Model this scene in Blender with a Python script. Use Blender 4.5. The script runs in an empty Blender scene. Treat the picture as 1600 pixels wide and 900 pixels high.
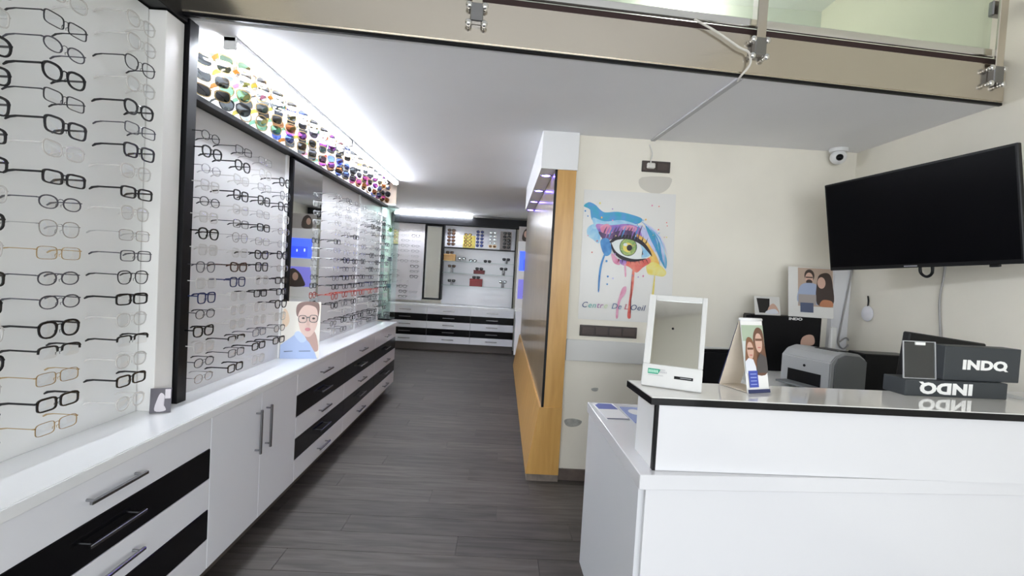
import bpy, bmesh, math, random
from mathutils import Vector, Matrix
random.seed(7)
R = math.radians
scene = bpy.context.scene
COL = scene.collection

# ---------------------------------------------------------------- camera
F_PX, CAM_H = 750.0, 1.55
_Y = Vector(((785 - 800) / F_PX, (425 - 450) / F_PX, 1.0)).normalized()      # room depth axis seen by the lens
_X = Vector((math.cos(R(3.3)), math.sin(R(3.3)), 0.0))                        # slight roll of the hand-held shot
_X = (_X - _Y * _X.dot(_Y)).normalized()
_Z = _X.cross(_Y)
if _Z.y > 0: _Z = -_Z
CAM = Vector((0, 0, CAM_H))
def ray(px, py):
    c = Vector(((px - 800) / F_PX, (py - 450) / F_PX, 1.0))
    return Vector((_X.dot(c), _Y.dot(c), _Z.dot(c)))
def at(px, py, x=None, y=None, z=None):
    d = ray(px, py)
    t = x / d.x if x is not None else (y / d.y if y is not None else (z - CAM_H) / d.z)
    return CAM + d * t
cam_data = bpy.data.cameras.new('camera'); cam_data.sensor_width = 36; cam_data.lens = 36 * F_PX / 1600
cam_data.clip_start = 0.02
cam = bpy.data.objects.new('camera', cam_data); COL.objects.link(cam)
right = Vector((_X.x, _Y.x, _Z.x)); down = Vector((_X.y, _Y.y, _Z.y)); fwd = Vector((_X.z, _Y.z, _Z.z))
m = Matrix.Identity(4)
for i in range(3):
    m[i][0] = right[i]; m[i][1] = -down[i]; m[i][2] = -fwd[i]; m[i][3] = CAM[i]
cam.matrix_world = m
scene.camera = cam

# ---------------------------------------------------------------- world, exposure
w = bpy.data.worlds.new('overcast_sky'); scene.world = w; w.use_nodes = True
bg = w.node_tree.nodes['Background']; bg.inputs[0].default_value = (0.93, 0.98, 1.04, 1); bg.inputs[1].default_value = 3.8
vs = scene.view_settings
vs.view_transform = 'Standard'; vs.look = 'None'; vs.gamma = 1.0; vs.use_curve_mapping = False; vs.exposure = 0.56
portal = bpy.data.lights.new('shopfront_portal', 'AREA'); portal.shape = 'RECTANGLE'; portal.size = 4.2; portal.size_y = 2.7
portal.cycles.is_portal = True
po = bpy.data.objects.new('shopfront_portal', portal); COL.objects.link(po)
po.location = (0.5, -1.95, 1.35); po.rotation_euler = (R(90), 0, 0)

# ---------------------------------------------------------------- materials
MATS = {}
def mat(name, col, rough=0.5, metal=0.0, emit=None, estr=0.0, coat=0.0, spec=None, noise=0.0, nscale=8.0, bump=0.0, stretch=None):
    if name in MATS: return MATS[name]
    ma = bpy.data.materials.new(name); ma.use_nodes = True
    nt = ma.node_tree; b = nt.nodes['Principled BSDF']
    b.inputs['Base Color'].default_value = (*col, 1); b.inputs['Roughness'].default_value = rough
    b.inputs['Metallic'].default_value = metal
    if coat: b.inputs['Coat Weight'].default_value = coat; b.inputs['Coat Roughness'].default_value = 0.05
    if spec is not None: b.inputs['Specular IOR Level'].default_value = spec
    if emit: b.inputs['Emission Color'].default_value = (*emit, 1); b.inputs['Emission Strength'].default_value = estr
    if noise or bump:
        tc = nt.nodes.new('ShaderNodeTexCoord'); mp = nt.nodes.new('ShaderNodeMapping')
        if stretch: mp.inputs['Scale'].default_value = stretch
        nz = nt.nodes.new('ShaderNodeTexNoise'); nz.inputs['Scale'].default_value = nscale; nz.inputs['Detail'].default_value = 6
        nt.links.new(tc.outputs['Object'], mp.inputs[0]); nt.links.new(mp.outputs[0], nz.inputs['Vector'])
        if noise:
            rp = nt.nodes.new('ShaderNodeValToRGB')
            rp.color_ramp.elements[0].position = 0.3; rp.color_ramp.elements[1].position = 0.7
            rp.color_ramp.elements[0].color = (*[max(0, c * (1 - noise)) for c in col], 1)
            rp.color_ramp.elements[1].color = (*[min(1, c * (1 + noise)) for c in col], 1)
            nt.links.new(nz.outputs[0], rp.inputs[0]); nt.links.new(rp.outputs[0], b.inputs['Base Color'])
        if bump:
            bp = nt.nodes.new('ShaderNodeBump'); bp.inputs['Strength'].default_value = bump; bp.inputs['Distance'].default_value = 0.01
            nt.links.new(nz.outputs[0], bp.inputs['Height']); nt.links.new(bp.outputs[0], b.inputs['Normal'])
    MATS[name] = ma
    return ma
def glassy(name, tint, gloss=0.10, rough=0.03):
    """thin transparent sheet: tinted see-through plus a clear reflection"""
    if name in MATS: return MATS[name]
    ma = bpy.data.materials.new(name); ma.use_nodes = True; nt = ma.node_tree; nt.nodes.clear()
    o = nt.nodes.new('ShaderNodeOutputMaterial'); t = nt.nodes.new('ShaderNodeBsdfTransparent'); g = nt.nodes.new('ShaderNodeBsdfGlossy')
    mx = nt.nodes.new('ShaderNodeMixShader'); fr = nt.nodes.new('ShaderNodeLayerWeight'); pw_ = nt.nodes.new('ShaderNodeMath'); ad = nt.nodes.new('ShaderNodeMath')
    t.inputs[0].default_value = (*tint, 1); g.inputs['Roughness'].default_value = rough; g.inputs[0].default_value = (1, 1, 1, 1)
    fr.inputs[0].default_value = 0.5; pw_.operation = 'POWER'; pw_.inputs[1].default_value = 4.0; ad.operation = 'ADD'; ad.inputs[1].default_value = gloss; ad.use_clamp = True
    nt.links.new(fr.outputs['Facing'], pw_.inputs[0]); nt.links.new(pw_.outputs[0], ad.inputs[0]); nt.links.new(ad.outputs[0], mx.inputs[0])
    nt.links.new(t.outputs[0], mx.inputs[1]); nt.links.new(g.outputs[0], mx.inputs[2]); nt.links.new(mx.outputs[0], o.inputs[0])
    MATS[name] = ma
    return ma
def woody(name, c1, c2, scale, stretch, rough, coat=0.0, rnd=False):
    if name in MATS: return MATS[name]
    ma = bpy.data.materials.new(name); ma.use_nodes = True; nt = ma.node_tree; b = nt.nodes['Principled BSDF']
    tc = nt.nodes.new('ShaderNodeTexCoord'); mp = nt.nodes.new('ShaderNodeMapping'); mp.inputs['Scale'].default_value = stretch
    nz = nt.nodes.new('ShaderNodeTexNoise'); nz.inputs['Scale'].default_value = scale; nz.inputs['Detail'].default_value = 8; nz.inputs['Distortion'].default_value = 0.6
    rp = nt.nodes.new('ShaderNodeValToRGB'); rp.color_ramp.elements[0].position = 0.32; rp.color_ramp.elements[1].position = 0.68
    rp.color_ramp.elements[0].color = (*c1, 1); rp.color_ramp.elements[1].color = (*c2, 1)
    nt.links.new(tc.outputs['Object'], mp.inputs[0]); nt.links.new(mp.outputs[0], nz.inputs['Vector'])
    nt.links.new(nz.outputs[0], rp.inputs[0])
    last = rp.outputs[0]
    if rnd:
        oi = nt.nodes.new('ShaderNodeObjectInfo')
        cm = nt.nodes.new('ShaderNodeCombineXYZ'); ml = nt.nodes.new('ShaderNodeMath'); ml.operation = 'MULTIPLY'; ml.inputs[1].default_value = 57.0
        nt.links.new(oi.outputs['Random'], ml.inputs[0])
        for k in range(3): nt.links.new(ml.outputs[0], cm.inputs[k])
        nt.links.new(cm.outputs[0], mp.inputs['Location'])
        mr = nt.nodes.new('ShaderNodeMapRange'); mr.inputs['To Min'].default_value = 0.78; mr.inputs['To Max'].default_value = 1.22
        hv = nt.nodes.new('ShaderNodeHueSaturation')
        nt.links.new(oi.outputs['Random'], mr.inputs[0]); nt.links.new(mr.outputs[0], hv.inputs['Value']); nt.links.new(last, hv.inputs['Color'])
        last = hv.outputs[0]
    nt.links.new(last, b.inputs['Base Color']); b.inputs['Roughness'].default_value = rough
    if coat: b.inputs['Coat Weight'].default_value = coat; b.inputs['Coat Roughness'].default_value = 0.12
    MATS[name] = ma
    return ma

wall_m   = mat('cream_paint', (0.87, 0.83, 0.73), 0.6, noise=0.04, nscale=2.0, bump=0.02)
ceil_m   = mat('white_ceiling_paint', (0.91, 0.91, 0.93), 0.7, noise=0.02, nscale=1.2)
upwall_m = mat('upper_wall_paint', (0.78, 0.79, 0.76), 0.6, noise=0.03, nscale=2.0)
white_g  = mat('white_gloss_laminate', (0.81, 0.82, 0.86), 0.18, coat=0.3)
white_s  = mat('white_satin_laminate', (0.82, 0.82, 0.82), 0.35)
worktop_m= mat('white_worktop', (0.84, 0.85, 0.86), 0.14, coat=0.4)
black_g  = mat('black_gloss_laminate', (0.004, 0.004, 0.005), 0.12, spec=0.2)
black_s  = mat('black_satin', (0.004, 0.004, 0.005), 0.4, spec=0.22)
black_p  = mat('black_plastic', (0.005, 0.005, 0.006), 0.35, spec=0.25)
dark_gap = mat('dark_plinth', (0.09, 0.075, 0.065), 0.5)
steel    = mat('brushed_steel', (0.68, 0.63, 0.56), 0.16, 1.0, bump=0.012, nscale=6.0, stretch=(0.6, 0.6, 40))
chrome   = mat('chrome', (0.80, 0.80, 0.80), 0.10, 1.0)
dchrome  = mat('dark_chrome_handle', (0.30, 0.30, 0.31), 0.2, 1.0)
mirror_m = mat('mirror_silver', (0.86, 0.89, 0.88), 0.01, 1.0)
panel_w  = mat('white_display_board', (0.85, 0.86, 0.85), 0.35)
panel_shaded  = mat('shaded_display_board', (0.66, 0.65, 0.65), 0.30)  # base colour darkened to carry the shade under the mezzanine
acryl    = glassy('clear_acrylic', (0.93, 0.95, 0.95), 0.14)
glass_m  = glassy('shelf_glass', (0.86, 0.94, 0.92), 0.06)
rail_gl  = glassy('balustrade_glass', (0.90, 0.95, 0.90), 0.04)
lens_m   = glassy('clear_lens', (0.93, 0.94, 0.95), 0.07)
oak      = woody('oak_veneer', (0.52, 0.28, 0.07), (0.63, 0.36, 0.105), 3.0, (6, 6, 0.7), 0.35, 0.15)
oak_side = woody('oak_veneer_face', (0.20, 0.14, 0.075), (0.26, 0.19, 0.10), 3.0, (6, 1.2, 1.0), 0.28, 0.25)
plank_m  = woody('grey_brown_plank', (0.034, 0.028, 0.024), (0.074, 0.063, 0.055), 3.2, (0.9, 9, 1), 0.62, 0.0, True)
grout_m  = mat('plank_joint', (0.03, 0.026, 0.023), 0.7)
tube_m   = mat('led_tube_glow', (1, 1, 1), 0.3, emit=(0.86, 0.91, 1.0), estr=75.0)
blue_m   = mat('blue_led_glow', (0.1, 0.1, 0.9), 0.3, emit=(0.12, 0.08, 1.0), estr=60.0)
bulb_m   = mat('globe_lamp_glow', (1, 1, 1), 0.3, emit=(1.0, 0.97, 0.88), estr=34.0)
brownsw  = mat('dark_brown_plastic', (0.055, 0.042, 0.038), 0.3)

# ---------------------------------------------------------------- mesh helpers
def box(bm, x0, x1, y0, y1, z0, z1):
    vs_ = [bm.verts.new(p) for p in ((x0,y0,z0),(x1,y0,z0),(x1,y1,z0),(x0,y1,z0),(x0,y0,z1),(x1,y0,z1),(x1,y1,z1),(x0,y1,z1))]
    for f in ((0,3,2,1),(4,5,6,7),(0,1,5,4),(1,2,6,5),(2,3,7,6),(3,0,4,7)): bm.faces.new([vs_[i] for i in f])
    return vs_
def prism(bm, pts, z0, z1):
    a = [bm.verts.new((p[0], p[1], z0)) for p in pts]; b = [bm.verts.new((p[0], p[1], z1)) for p in pts]
    n = len(pts); bm.faces.new(a[::-1]); bm.faces.new(b)
    for i in range(n): bm.faces.new((a[i], a[(i+1) % n], b[(i+1) % n], b[i]))
def cyl(bm, p0, p1, r0, r1=None, n=12, caps=True):
    p0, p1 = Vector(p0), Vector(p1); r1 = r0 if r1 is None else r1
    d = (p1 - p0).normalized(); u = d.orthogonal().normalized(); v = d.cross(u)
    a = [bm.verts.new(p0 + (u * math.cos(2*math.pi*i/n) + v * math.sin(2*math.pi*i/n)) * r0) for i in range(n)]
    b = [bm.verts.new(p1 + (u * math.cos(2*math.pi*i/n) + v * math.sin(2*math.pi*i/n)) * r1) for i in range(n)]
    for i in range(n): bm.faces.new((a[i], a[(i+1) % n], b[(i+1) % n], b[i]))
    if caps: bm.faces.new(a[::-1]); bm.faces.new(b)
def sphere(bm, c, r, sx=1, sy=1, sz=1, u=16, v=10):
    res = bmesh.ops.create_uvsphere(bm, u_segments=u, v_segments=v, radius=r)
    for q in res['verts']: q.co = Vector((q.co.x*sx, q.co.y*sy, q.co.z*sz)) + Vector(c)
def tube(bm, pts, r, n=6):
    pts = [Vector(p) for p in pts]; rings = []
    for i, p in enumerate(pts):
        d = (pts[min(i+1, len(pts)-1)] - pts[max(i-1, 0)]).normalized()
        u = d.cross(Vector((0.13, 0.31, 0.94)))
        if u.length < 1e-3: u = d.orthogonal()
        u.normalize(); v = d.cross(u)
        rings.append([bm.verts.new(p + (u*math.cos(2*math.pi*k/n) + v*math.sin(2*math.pi*k/n)) * r) for k in range(n)])
    for a, b in zip(rings, rings[1:]):
        for k in range(n): bm.faces.new((a[k], a[(k+1) % n], b[(k+1) % n], b[k]))
    bm.faces.new(rings[0][::-1]); bm.faces.new(rings[-1])
def smooth_path(pts, k=6, closed=False):
    pts = [Vector(p) for p in pts]; n = len(pts); out = []
    rng = range(n) if closed else range(n - 1)
    for i in rng:
        p0 = pts[(i-1) % n] if closed or i > 0 else pts[i]; p1 = pts[i]; p2 = pts[(i+1) % n]
        p3 = pts[(i+2) % n] if closed or i + 2 < n else p2
        for j in range(k):
            t = j / k
            out.append(0.5 * ((2*p1) + (p2-p0)*t + (2*p0-5*p1+4*p2-p3)*t*t + (3*p1-p0-3*p2+p3)*t*t*t))
    if not closed: out.append(pts[-1])
    return out
def mesh_of(bm, name, mats, smooth=False, bevel=0.0, seg=1):
    if bevel: bmesh.ops.bevel(bm, geom=list(bm.edges), offset=bevel, segments=seg, affect='EDGES', clamp_overlap=True)
    bmesh.ops.recalc_face_normals(bm, faces=bm.faces)
    me = bpy.data.meshes.new(name); bm.to_mesh(me); bm.free()
    for q in (mats if isinstance(mats, (list, tuple)) else [mats]): me.materials.append(q)
    if smooth: me.polygons.foreach_set('use_smooth', [True] * len(me.polygons))
    return me
def obj(name, bm, ma, parent=None, loc=None, rot=None, bevel=0.0, smooth=False, seg=1):
    me = bm if isinstance(bm, bpy.types.Mesh) else mesh_of(bm, name, ma, smooth, bevel, seg)
    o = bpy.data.objects.new(name, me); COL.objects.link(o)
    if parent: o.parent = parent
    if loc is not None: o.location = loc
    if rot is not None: o.rotation_euler = rot
    return o
def tag(o, label, cat, group=None):
    o['label'] = label; o['category'] = cat
    if group: o['group'] = group
    return o
def thing(name, label, cat, loc=(0,0,0), rot=(0,0,0), group=None):
    o = bpy.data.objects.new(name, None); COL.objects.link(o); o.empty_display_size = 0.05
    o.location = loc; o.rotation_euler = rot
    return tag(o, label, cat, group)
def struct(name, bm, ma, parent=None, **k):
    o = obj(name, bm, ma, parent, **k)
    o['kind'] = 'structure'
    return o
def boxobj(name, b, ma, parent=None, bevel=0.0, **k):
    bm = bmesh.new(); box(bm, *b)
    return obj(name, bm, ma, parent, bevel=bevel, **k)
def lathe(bm, prof, n=20, c=(0, 0, 0)):
    rings = []
    for r, z in prof:
        rings.append([bm.verts.new((c[0] + r*math.cos(2*math.pi*i/n), c[1] + r*math.sin(2*math.pi*i/n), c[2] + z)) for i in range(n)])
    for a, b in zip(rings, rings[1:]):
        for i in range(n): bm.faces.new((a[i], a[(i+1) % n], b[(i+1) % n], b[i]))
    bm.faces.new(rings[0][::-1]); bm.faces.new(rings[-1])
class Sheet:
    """a flat print: shapes laid on a plane (origin, right, up, normal); each layer a hair prouder than the last"""
    def __init__(s, parent, o, u, v, n): s.p, s.o, s.u, s.v, s.n, s.k = parent, Vector(o), Vector(u), Vector(v), Vector(n).normalized(), 1
    def shape(s, name, pts, ma, k=0, step=0.0003):
        pp = smooth_path([(a, b, 0) for a, b in pts], k, True) if k else [Vector((a, b, 0)) for a, b in pts]
        bm = bmesh.new()
        f = bm.faces.new([bm.verts.new(s.o + s.u*q.x + s.v*q.y + s.n*(step*s.k)) for q in pp])
        bmesh.ops.triangulate(bm, faces=[f]); s.k += 1
        return obj(name, bm, ma, s.p)
    def oval(s, name, cx, cy, rx, ry, ma, n=24, rot=0.0):
        c, d = math.cos(rot), math.sin(rot)
        return s.shape(name, [(cx + rx*math.cos(2*math.pi*i/n)*c - ry*math.sin(2*math.pi*i/n)*d, cy + rx*math.cos(2*math.pi*i/n)*d + ry*math.sin(2*math.pi*i/n)*c) for i in range(n)], ma)
    def rect(s, name, x0, x1, y0, y1, ma): return s.shape(name, [(x0,y0),(x1,y0),(x1,y1),(x0,y1)], ma)
    def ring(s, name, pts, t, ma):
        n = len(pts); bm = bmesh.new(); cx = sum(p[0] for p in pts)/n; cy = sum(p[1] for p in pts)/n
        P = lambda a, b: bm.verts.new(s.o + s.u*a + s.v*b + s.n*(0.0004*s.k))
        A = [P(*p) for p in pts]; B = [P(cx+(p[0]-cx)*(1-t), cy+(p[1]-cy)*(1-t)) for p in pts]
        for i in range(n): bm.faces.new((A[i], A[(i+1) % n], B[(i+1) % n], B[i]))
        s.k += 1
        return obj(name, bm, ma, s.p)
def text_obj(name, body, ma, parent, origin, u, v, size, fat=0.0, xscale=1.0, shear=0.0, space=1.0, ext=0.0006, align='LEFT'):
    cu = bpy.data.curves.new('lettering', 'FONT'); cu.body = body; cu.size = size; cu.offset = fat; cu.extrude = ext / 2
    cu.shear = shear; cu.space_character = space; cu.align_x = align; cu.resolution_u = 3
    t = bpy.data.objects.new('lettering', cu); COL.objects.link(t)
    bpy.context.view_layer.update()
    me = bpy.data.meshes.new_from_object(t.evaluated_get(bpy.context.evaluated_depsgraph_get()))
    bpy.data.objects.remove(t); me.name = name
    u, v = Vector(u).normalized(), Vector(v).normalized(); n = u.cross(v); o = Vector(origin)
    for q in me.vertices:
        c = q.co.copy(); q.co = o + u*(c.x*xscale) + v*c.y + n*(c.z + 0.0008)
    me.materials.clear(); me.materials.append(ma)
    return obj(name, me, ma, parent)
ORD = ['first','second','third','fourth','fifth','sixth','seventh','eighth','ninth','tenth','eleventh','twelfth','thirteenth','fourteenth','fifteenth','sixteenth','seventeenth','eighteenth','nineteenth','twentieth','twenty-first','twenty-second','twenty-third','twenty-fourth','twenty-fifth','twenty-sixth','twenty-seventh','twenty-eighth']

# ================================================================= THE SETTING
XL, XR, YE, YB, YF = -1.62, 2.62, 3.60, 9.50, -2.0
XLR = -2.20
floor = struct('floor', (lambda b: (box(b, XLR-0.1, XR+0.1, YF-0.2, YB+0.1, -0.12, -0.006), b)[1])(bmesh.new()), grout_m)
# wood-look floor planks running across the shop, each its own board
PW, PL = 0.19, 1.35
def plank_mesh(L):
    bm = bmesh.new(); box(bm, 0.001, L-0.001, 0.001, PW-0.001, -0.010, 0.0)
    return mesh_of(bm, 'plank', plank_m, bevel=0.0008)
plank_cache = {}
yrow, k = YF, 0
while yrow < YB - 0.02:
    x = XLR - (0.0, 0.45, 0.90, 0.22, 0.67)[k % 5]
    xend = XR if yrow < YE else (0.80 if yrow > 7.4 else 0.42)
    xbeg = XL if yrow < 6.4 else XLR
    while x < xend:
        a, b = max(x, xbeg), min(x + PL, xend); L = round(b - a, 3)
        if L > 0.03:
            if L not in plank_cache: plank_cache[L] = plank_mesh(L)
            obj('plank', plank_cache[L], None, floor, loc=(a, yrow, 0))
        x += PL
    yrow += PW; k += 1
def wallbox(name, b, ma): return struct(name, (lambda q: (box(q, *b), q)[1])(bmesh.new()), ma)
wallbox('wall_left', (XL-0.1, XL, YF, 6.42, 0, 3.95), wall_m)
wallbox('wall_left_rear', (XLR-0.1, XLR, 6.32, YB, 0, 2.62), wall_m)
wallbox('wall_left_return', (XLR, XL-0.1, 6.32, 6.42, 0, 2.62), wall_m)
wallbox('wall_rear', (XLR-0.1, 0.9, YB, YB+0.1, 0, 2.62), wall_m)
wallbox('wall_rear_right', (0.80, 0.90, 7.60, YB, 0, 2.62), wall_m)
wallbox('wall_right', (XR, XR+0.1, YF, 4.26, 0, 3.95), wall_m)
eye_wall = wallbox('wall_side', (0.505, XR, YE, YE+0.12, 0, 2.60), wall_m)
wallbox('wall_upper', (XL, XR, 4.16, 4.26, 2.80, 3.95), upwall_m)
bl = lambda x: 2.225 + (x + 1.026) * (2.57 - 2.225) / (2.665 + 1.026)          # plan line of the mezzanine edge
bm = bmesh.new(); prism(bm, [(XLR, bl(XL)), (XR, bl(XR)), (XR, YB), (XLR, YB)], 2.60, 2.80)
struct('ceiling', bm, ceil_m)
wallbox('ceiling_upper', (XL-0.1, XR+0.1, YF, 4.26, 3.95, 4.05), ceil_m)
# shop front behind the photographer: lintel and side piers round a wide open glazed front
bm = bmesh.new(); box(bm, XL-0.1, XR+0.1, YF-0.12, YF, 2.70, 4.05)
front = struct('wall_front', bm, mat('white_front_paint', (0.92, 0.91, 0.88), 0.5))
bm = bmesh.new(); box(bm, XL-0.1, XL+0.10, YF-0.12, YF, 0, 2.70); struct('trim_1', bm, mat('alu_frame', (0.5, 0.5, 0.5), 0.35, 0.8), front)
bm = bmesh.new(); box(bm, XR-0.10, XR+0.1, YF-0.12, YF, 0, 2.70); struct('trim_2', bm, MATS['alu_frame'], front)
bm = bmesh.new(); box(bm, -14, 15, -22, YF-0.2, -0.14, -0.04); struct('floor_street', bm, mat('street_paving', (0.62, 0.61, 0.58), 0.8, noise=0.1, nscale=3))
# skirting of the wall with the eye picture
bm = bmesh.new(); box(bm, 0.30, 1.5, YE-0.015, YE, 0, 0.085); struct('baseboard_side', bm, mat('brown_skirting', (0.13, 0.10, 0.085), 0.5, noise=0.3, nscale=12))
# worn plaster marks on that wall
plm = mat('bare_plaster', (0.42, 0.42, 0.39), 0.8, noise=0.2, nscale=30)
sh = Sheet(eye_wall, (0, YE, 0), (1,0,0), (0,0,1), (0,-1,0))
for pts in ([(882,656),(895,654),(909,658),(904,665),(892,667),(884,664)], [(924,607),(934,606),(933,611),(926,611)], [(874,733),(880,731),(879,738),(875,739)]):
    sh.shape('plaster_chip', [(at(a,b,y=YE).x, at(a,b,y=YE).z) for a,b in pts], plm, 3)
# the painted-over round patch below the high socket
sh.shape('paint_patch', [(at(a,b,y=YE).x, at(a,b,y=YE).z) for a,b in ((1003,277),(1046,277),(1048,288),(1040,298),(1026,303),(1010,299),(999,290))], mat('grey_filler_paint', (0.66, 0.63, 0.56), 0.6), 3)

# ================================================================= MEZZANINE EDGE
BA = math.atan2(2.57-2.225, 2.665+1.026)
bdir = Vector((math.cos(BA), math.sin(BA), 0)); bn = Vector((math.sin(BA), -math.cos(BA), 0))
bo = Vector((XL+0.01, bl(XL+0.01), 0)); BL = (XR - 0.005 - (XL+0.01)) / math.cos(BA)
beam = thing('steel_beam', 'long brushed steel fascia beam along the mezzanine edge', 'beam', bo, (0,0,BA))
bm = bmesh.new(); box(bm, 0, BL, -0.028, -0.004, 2.605, 2.80); obj('fascia', bm, steel, beam, bevel=0.006, seg=2)
bm = bmesh.new(); box(bm, 0, BL, -0.020, -0.004, 2.592, 2.605); obj('shadow_strip', bm, black_s, beam)
bm = bmesh.new(); box(bm, 0, BL, -0.010, 0.08, 2.80, 2.835); obj('floor_edge', bm, mat('dark_red_floor_edge', (0.025, 0.008, 0.008), 0.6), beam)
rail = thing('glass_balustrade', 'clear glass balustrade standing on the mezzanine edge above the beam', 'balustrade', bo, (0,0,BA))
bm = bmesh.new(); box(bm, 0.35, BL-0.07, -0.024, -0.004, 2.840, 2.880); obj('bottom_rail', bm, chrome, rail, bevel=0.004)
def along(x): return (x - bo.x) / math.cos(BA)
for x0, x1 in ((-1.2, along(-0.19)-0.04-1.2+1.2), ):
    pass
cuts = [0.36, along(-0.19), along(1.20), BL-0.075]
for a, b in zip(cuts, cuts[1:]):
    bm = bmesh.new(); box(bm, a+0.03, b-0.03, -0.019, -0.009, 2.882, 3.72); obj('glass_pane', bm, rail_gl, rail)
bm = bmesh.new(); cyl(bm, (0.3, -0.014, 3.74), (BL-0.02, -0.014, 3.74), 0.022); obj('handrail', bm, chrome, rail, smooth=True)
bm = bmesh.new(); box(bm, BL-0.115, BL-0.02, -0.03, 0.0, 3.05, 3.13); obj('wall_clamp', bm, dchrome, rail, bevel=0.006)
for x, where in ((-0.19, 'in the middle of the beam'), (1.20, 'where the white cable meets the beam'), (2.53, 'at the wall end of the beam')):
    p = thing('balustrade_post', 'flat steel balustrade post with round bolts, ' + where, 'post', bo + bdir*along(x), (0,0,BA), 'balustrade posts')
    bm = bmesh.new(); box(bm, -0.024, 0.024, -0.062, -0.048, 2.74, 3.72); obj('bar', bm, steel, p, bevel=0.003)
    bm = bmesh.new(); box(bm, -0.030, 0.030, -0.064, -0.028, 2.69, 2.775); obj('clamp_block', bm, dchrome, p, bevel=0.004)
    for sx in (-0.036, 0.036):
        for zz in (2.685, 2.765):
            bm = bmesh.new(); cyl(bm, (sx, -0.026, zz), (sx, -0.05, zz), 0.010); sphere(bm, (sx, -0.056, zz), 0.016, sy=0.7); obj('bolt', bm, chrome, p, smooth=True)
# ceiling lamp upstairs
gl = thing('globe_ceiling_lamp', 'lit round white globe lamp on the upstairs ceiling', 'lamp', (1.42, 3.98, 3.95))
bm = bmesh.new(); cyl(bm, (0,0,0), (0,0,-0.02), 0.06, n=20); obj('lamp_base', bm, white_s, gl)
bm = bmesh.new(); sphere(bm, (0,0,-0.075), 0.095, sz=0.75, u=20, v=12); obj('globe', bm, bulb_m, gl, smooth=True)
# white cable: from the balustrade over the post to the ceiling trunking, and down to the socket
cord_m = mat('white_cable', (0.75, 0.73, 0.68), 0.5)
bp = lambda px, py, off=0.05: (lambda d: CAM + d * ((bn.dot(bo - CAM) + off) / bn.dot(d)))(ray(px, py))
bm = bmesh.new(); tube(bm, smooth_path([bp(1085,30), bp(1120,50), bp(1155,74), bp(1170,82), bp(1172,100), bp(1158,118,0.03), (1.143, 2.46, 2.592)], 5), 0.006)
tag(obj('white_cable', bm, cord_m, smooth=True), 'white cable looping over the steel beam to the ceiling trunking', 'cable')
a, b = Vector((1.143, 2.43, 2.6)), Vector((1.065, YE-0.004, 2.6)); d = (b-a).normalized(); s = Vector((d.y, -d.x, 0))*0.016
bm = bmesh.new(); prism(bm, [tuple((q)[:2]) for q in (a-s, a+s, b+s, b-s)], 2.588, 2.6)
tag(obj('cable_trunking', bm, mat('grey_trunking', (0.55, 0.55, 0.57), 0.5), bevel=0.002), 'thin grey cable trunking running across the ceiling', 'trunking')
bm = bmesh.new(); tube(bm, smooth_path([at(1015,226,y=YE-0.008), at(1019,240,y=YE-0.014), at(1017,252,y=YE-0.03), at(1017,262,y=YE-0.038)], 5), 0.005)
tag(obj('socket_cord', bm, cord_m, smooth=True), 'short white cord hanging from trunking into the brown wall socket', 'cord')

# ================================================================= LED LIGHTS
def led_tube(x0, y0, x1, y1, z, label, group):
    t = thing('led_tube_light', label, 'light', ((x0+x1)/2, (y0+y1)/2, z), (0, 0, math.atan2(y1-y0, x1-x0)), group)
    L = math.hypot(x1-x0, y1-y0)/2
    bm = bmesh.new(); box(bm, -L, L, -0.03, 0.03, -0.025, 0.0); obj('housing', bm, white_s, t, bevel=0.004)
    bm = bmesh.new()
    pr = [(-0.028, -0.025), (-0.026, -0.045), (-0.012, -0.058), (0.012, -0.058), (0.026, -0.045), (0.028, -0.025)]
    A = [bm.verts.new((-L+0.015, p[0], p[1])) for p in pr]; B = [bm.verts.new((L-0.015, p[0], p[1])) for p in pr]
    for i in range(5): bm.faces.new((A[i], A[i+1], B[i+1], B[i]))
    bm.faces.new(A); bm.faces.new(B); bm.faces.new((A[5], A[0], B[0], B[5])); obj('diffuser', bm, tube_m, t)
    for sx in (-1, 1):
        bm = bmesh.new(); box(bm, sx*L-0.015*(sx>0), sx*L+0.015*(sx<0), -0.031, 0.031, -0.06, -0.0); obj('end_cap', bm, white_s, t, bevel=0.003)
led_tube(-1.365, 2.36, -1.365, 4.13, 2.6, 'lit white tube light over the sunglasses, nearer the steel beam', 'tube lights over the sunglasses')
led_tube(-1.365, 4.16, -1.365, 5.95, 2.6, 'lit white tube light over the sunglasses, at the glass cabinet end', 'tube lights over the sunglasses')
led_tube(-2.05, 9.22, -0.62, 9.22, 2.6, 'lit white tube light along the ceiling of the back wall', None)

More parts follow.
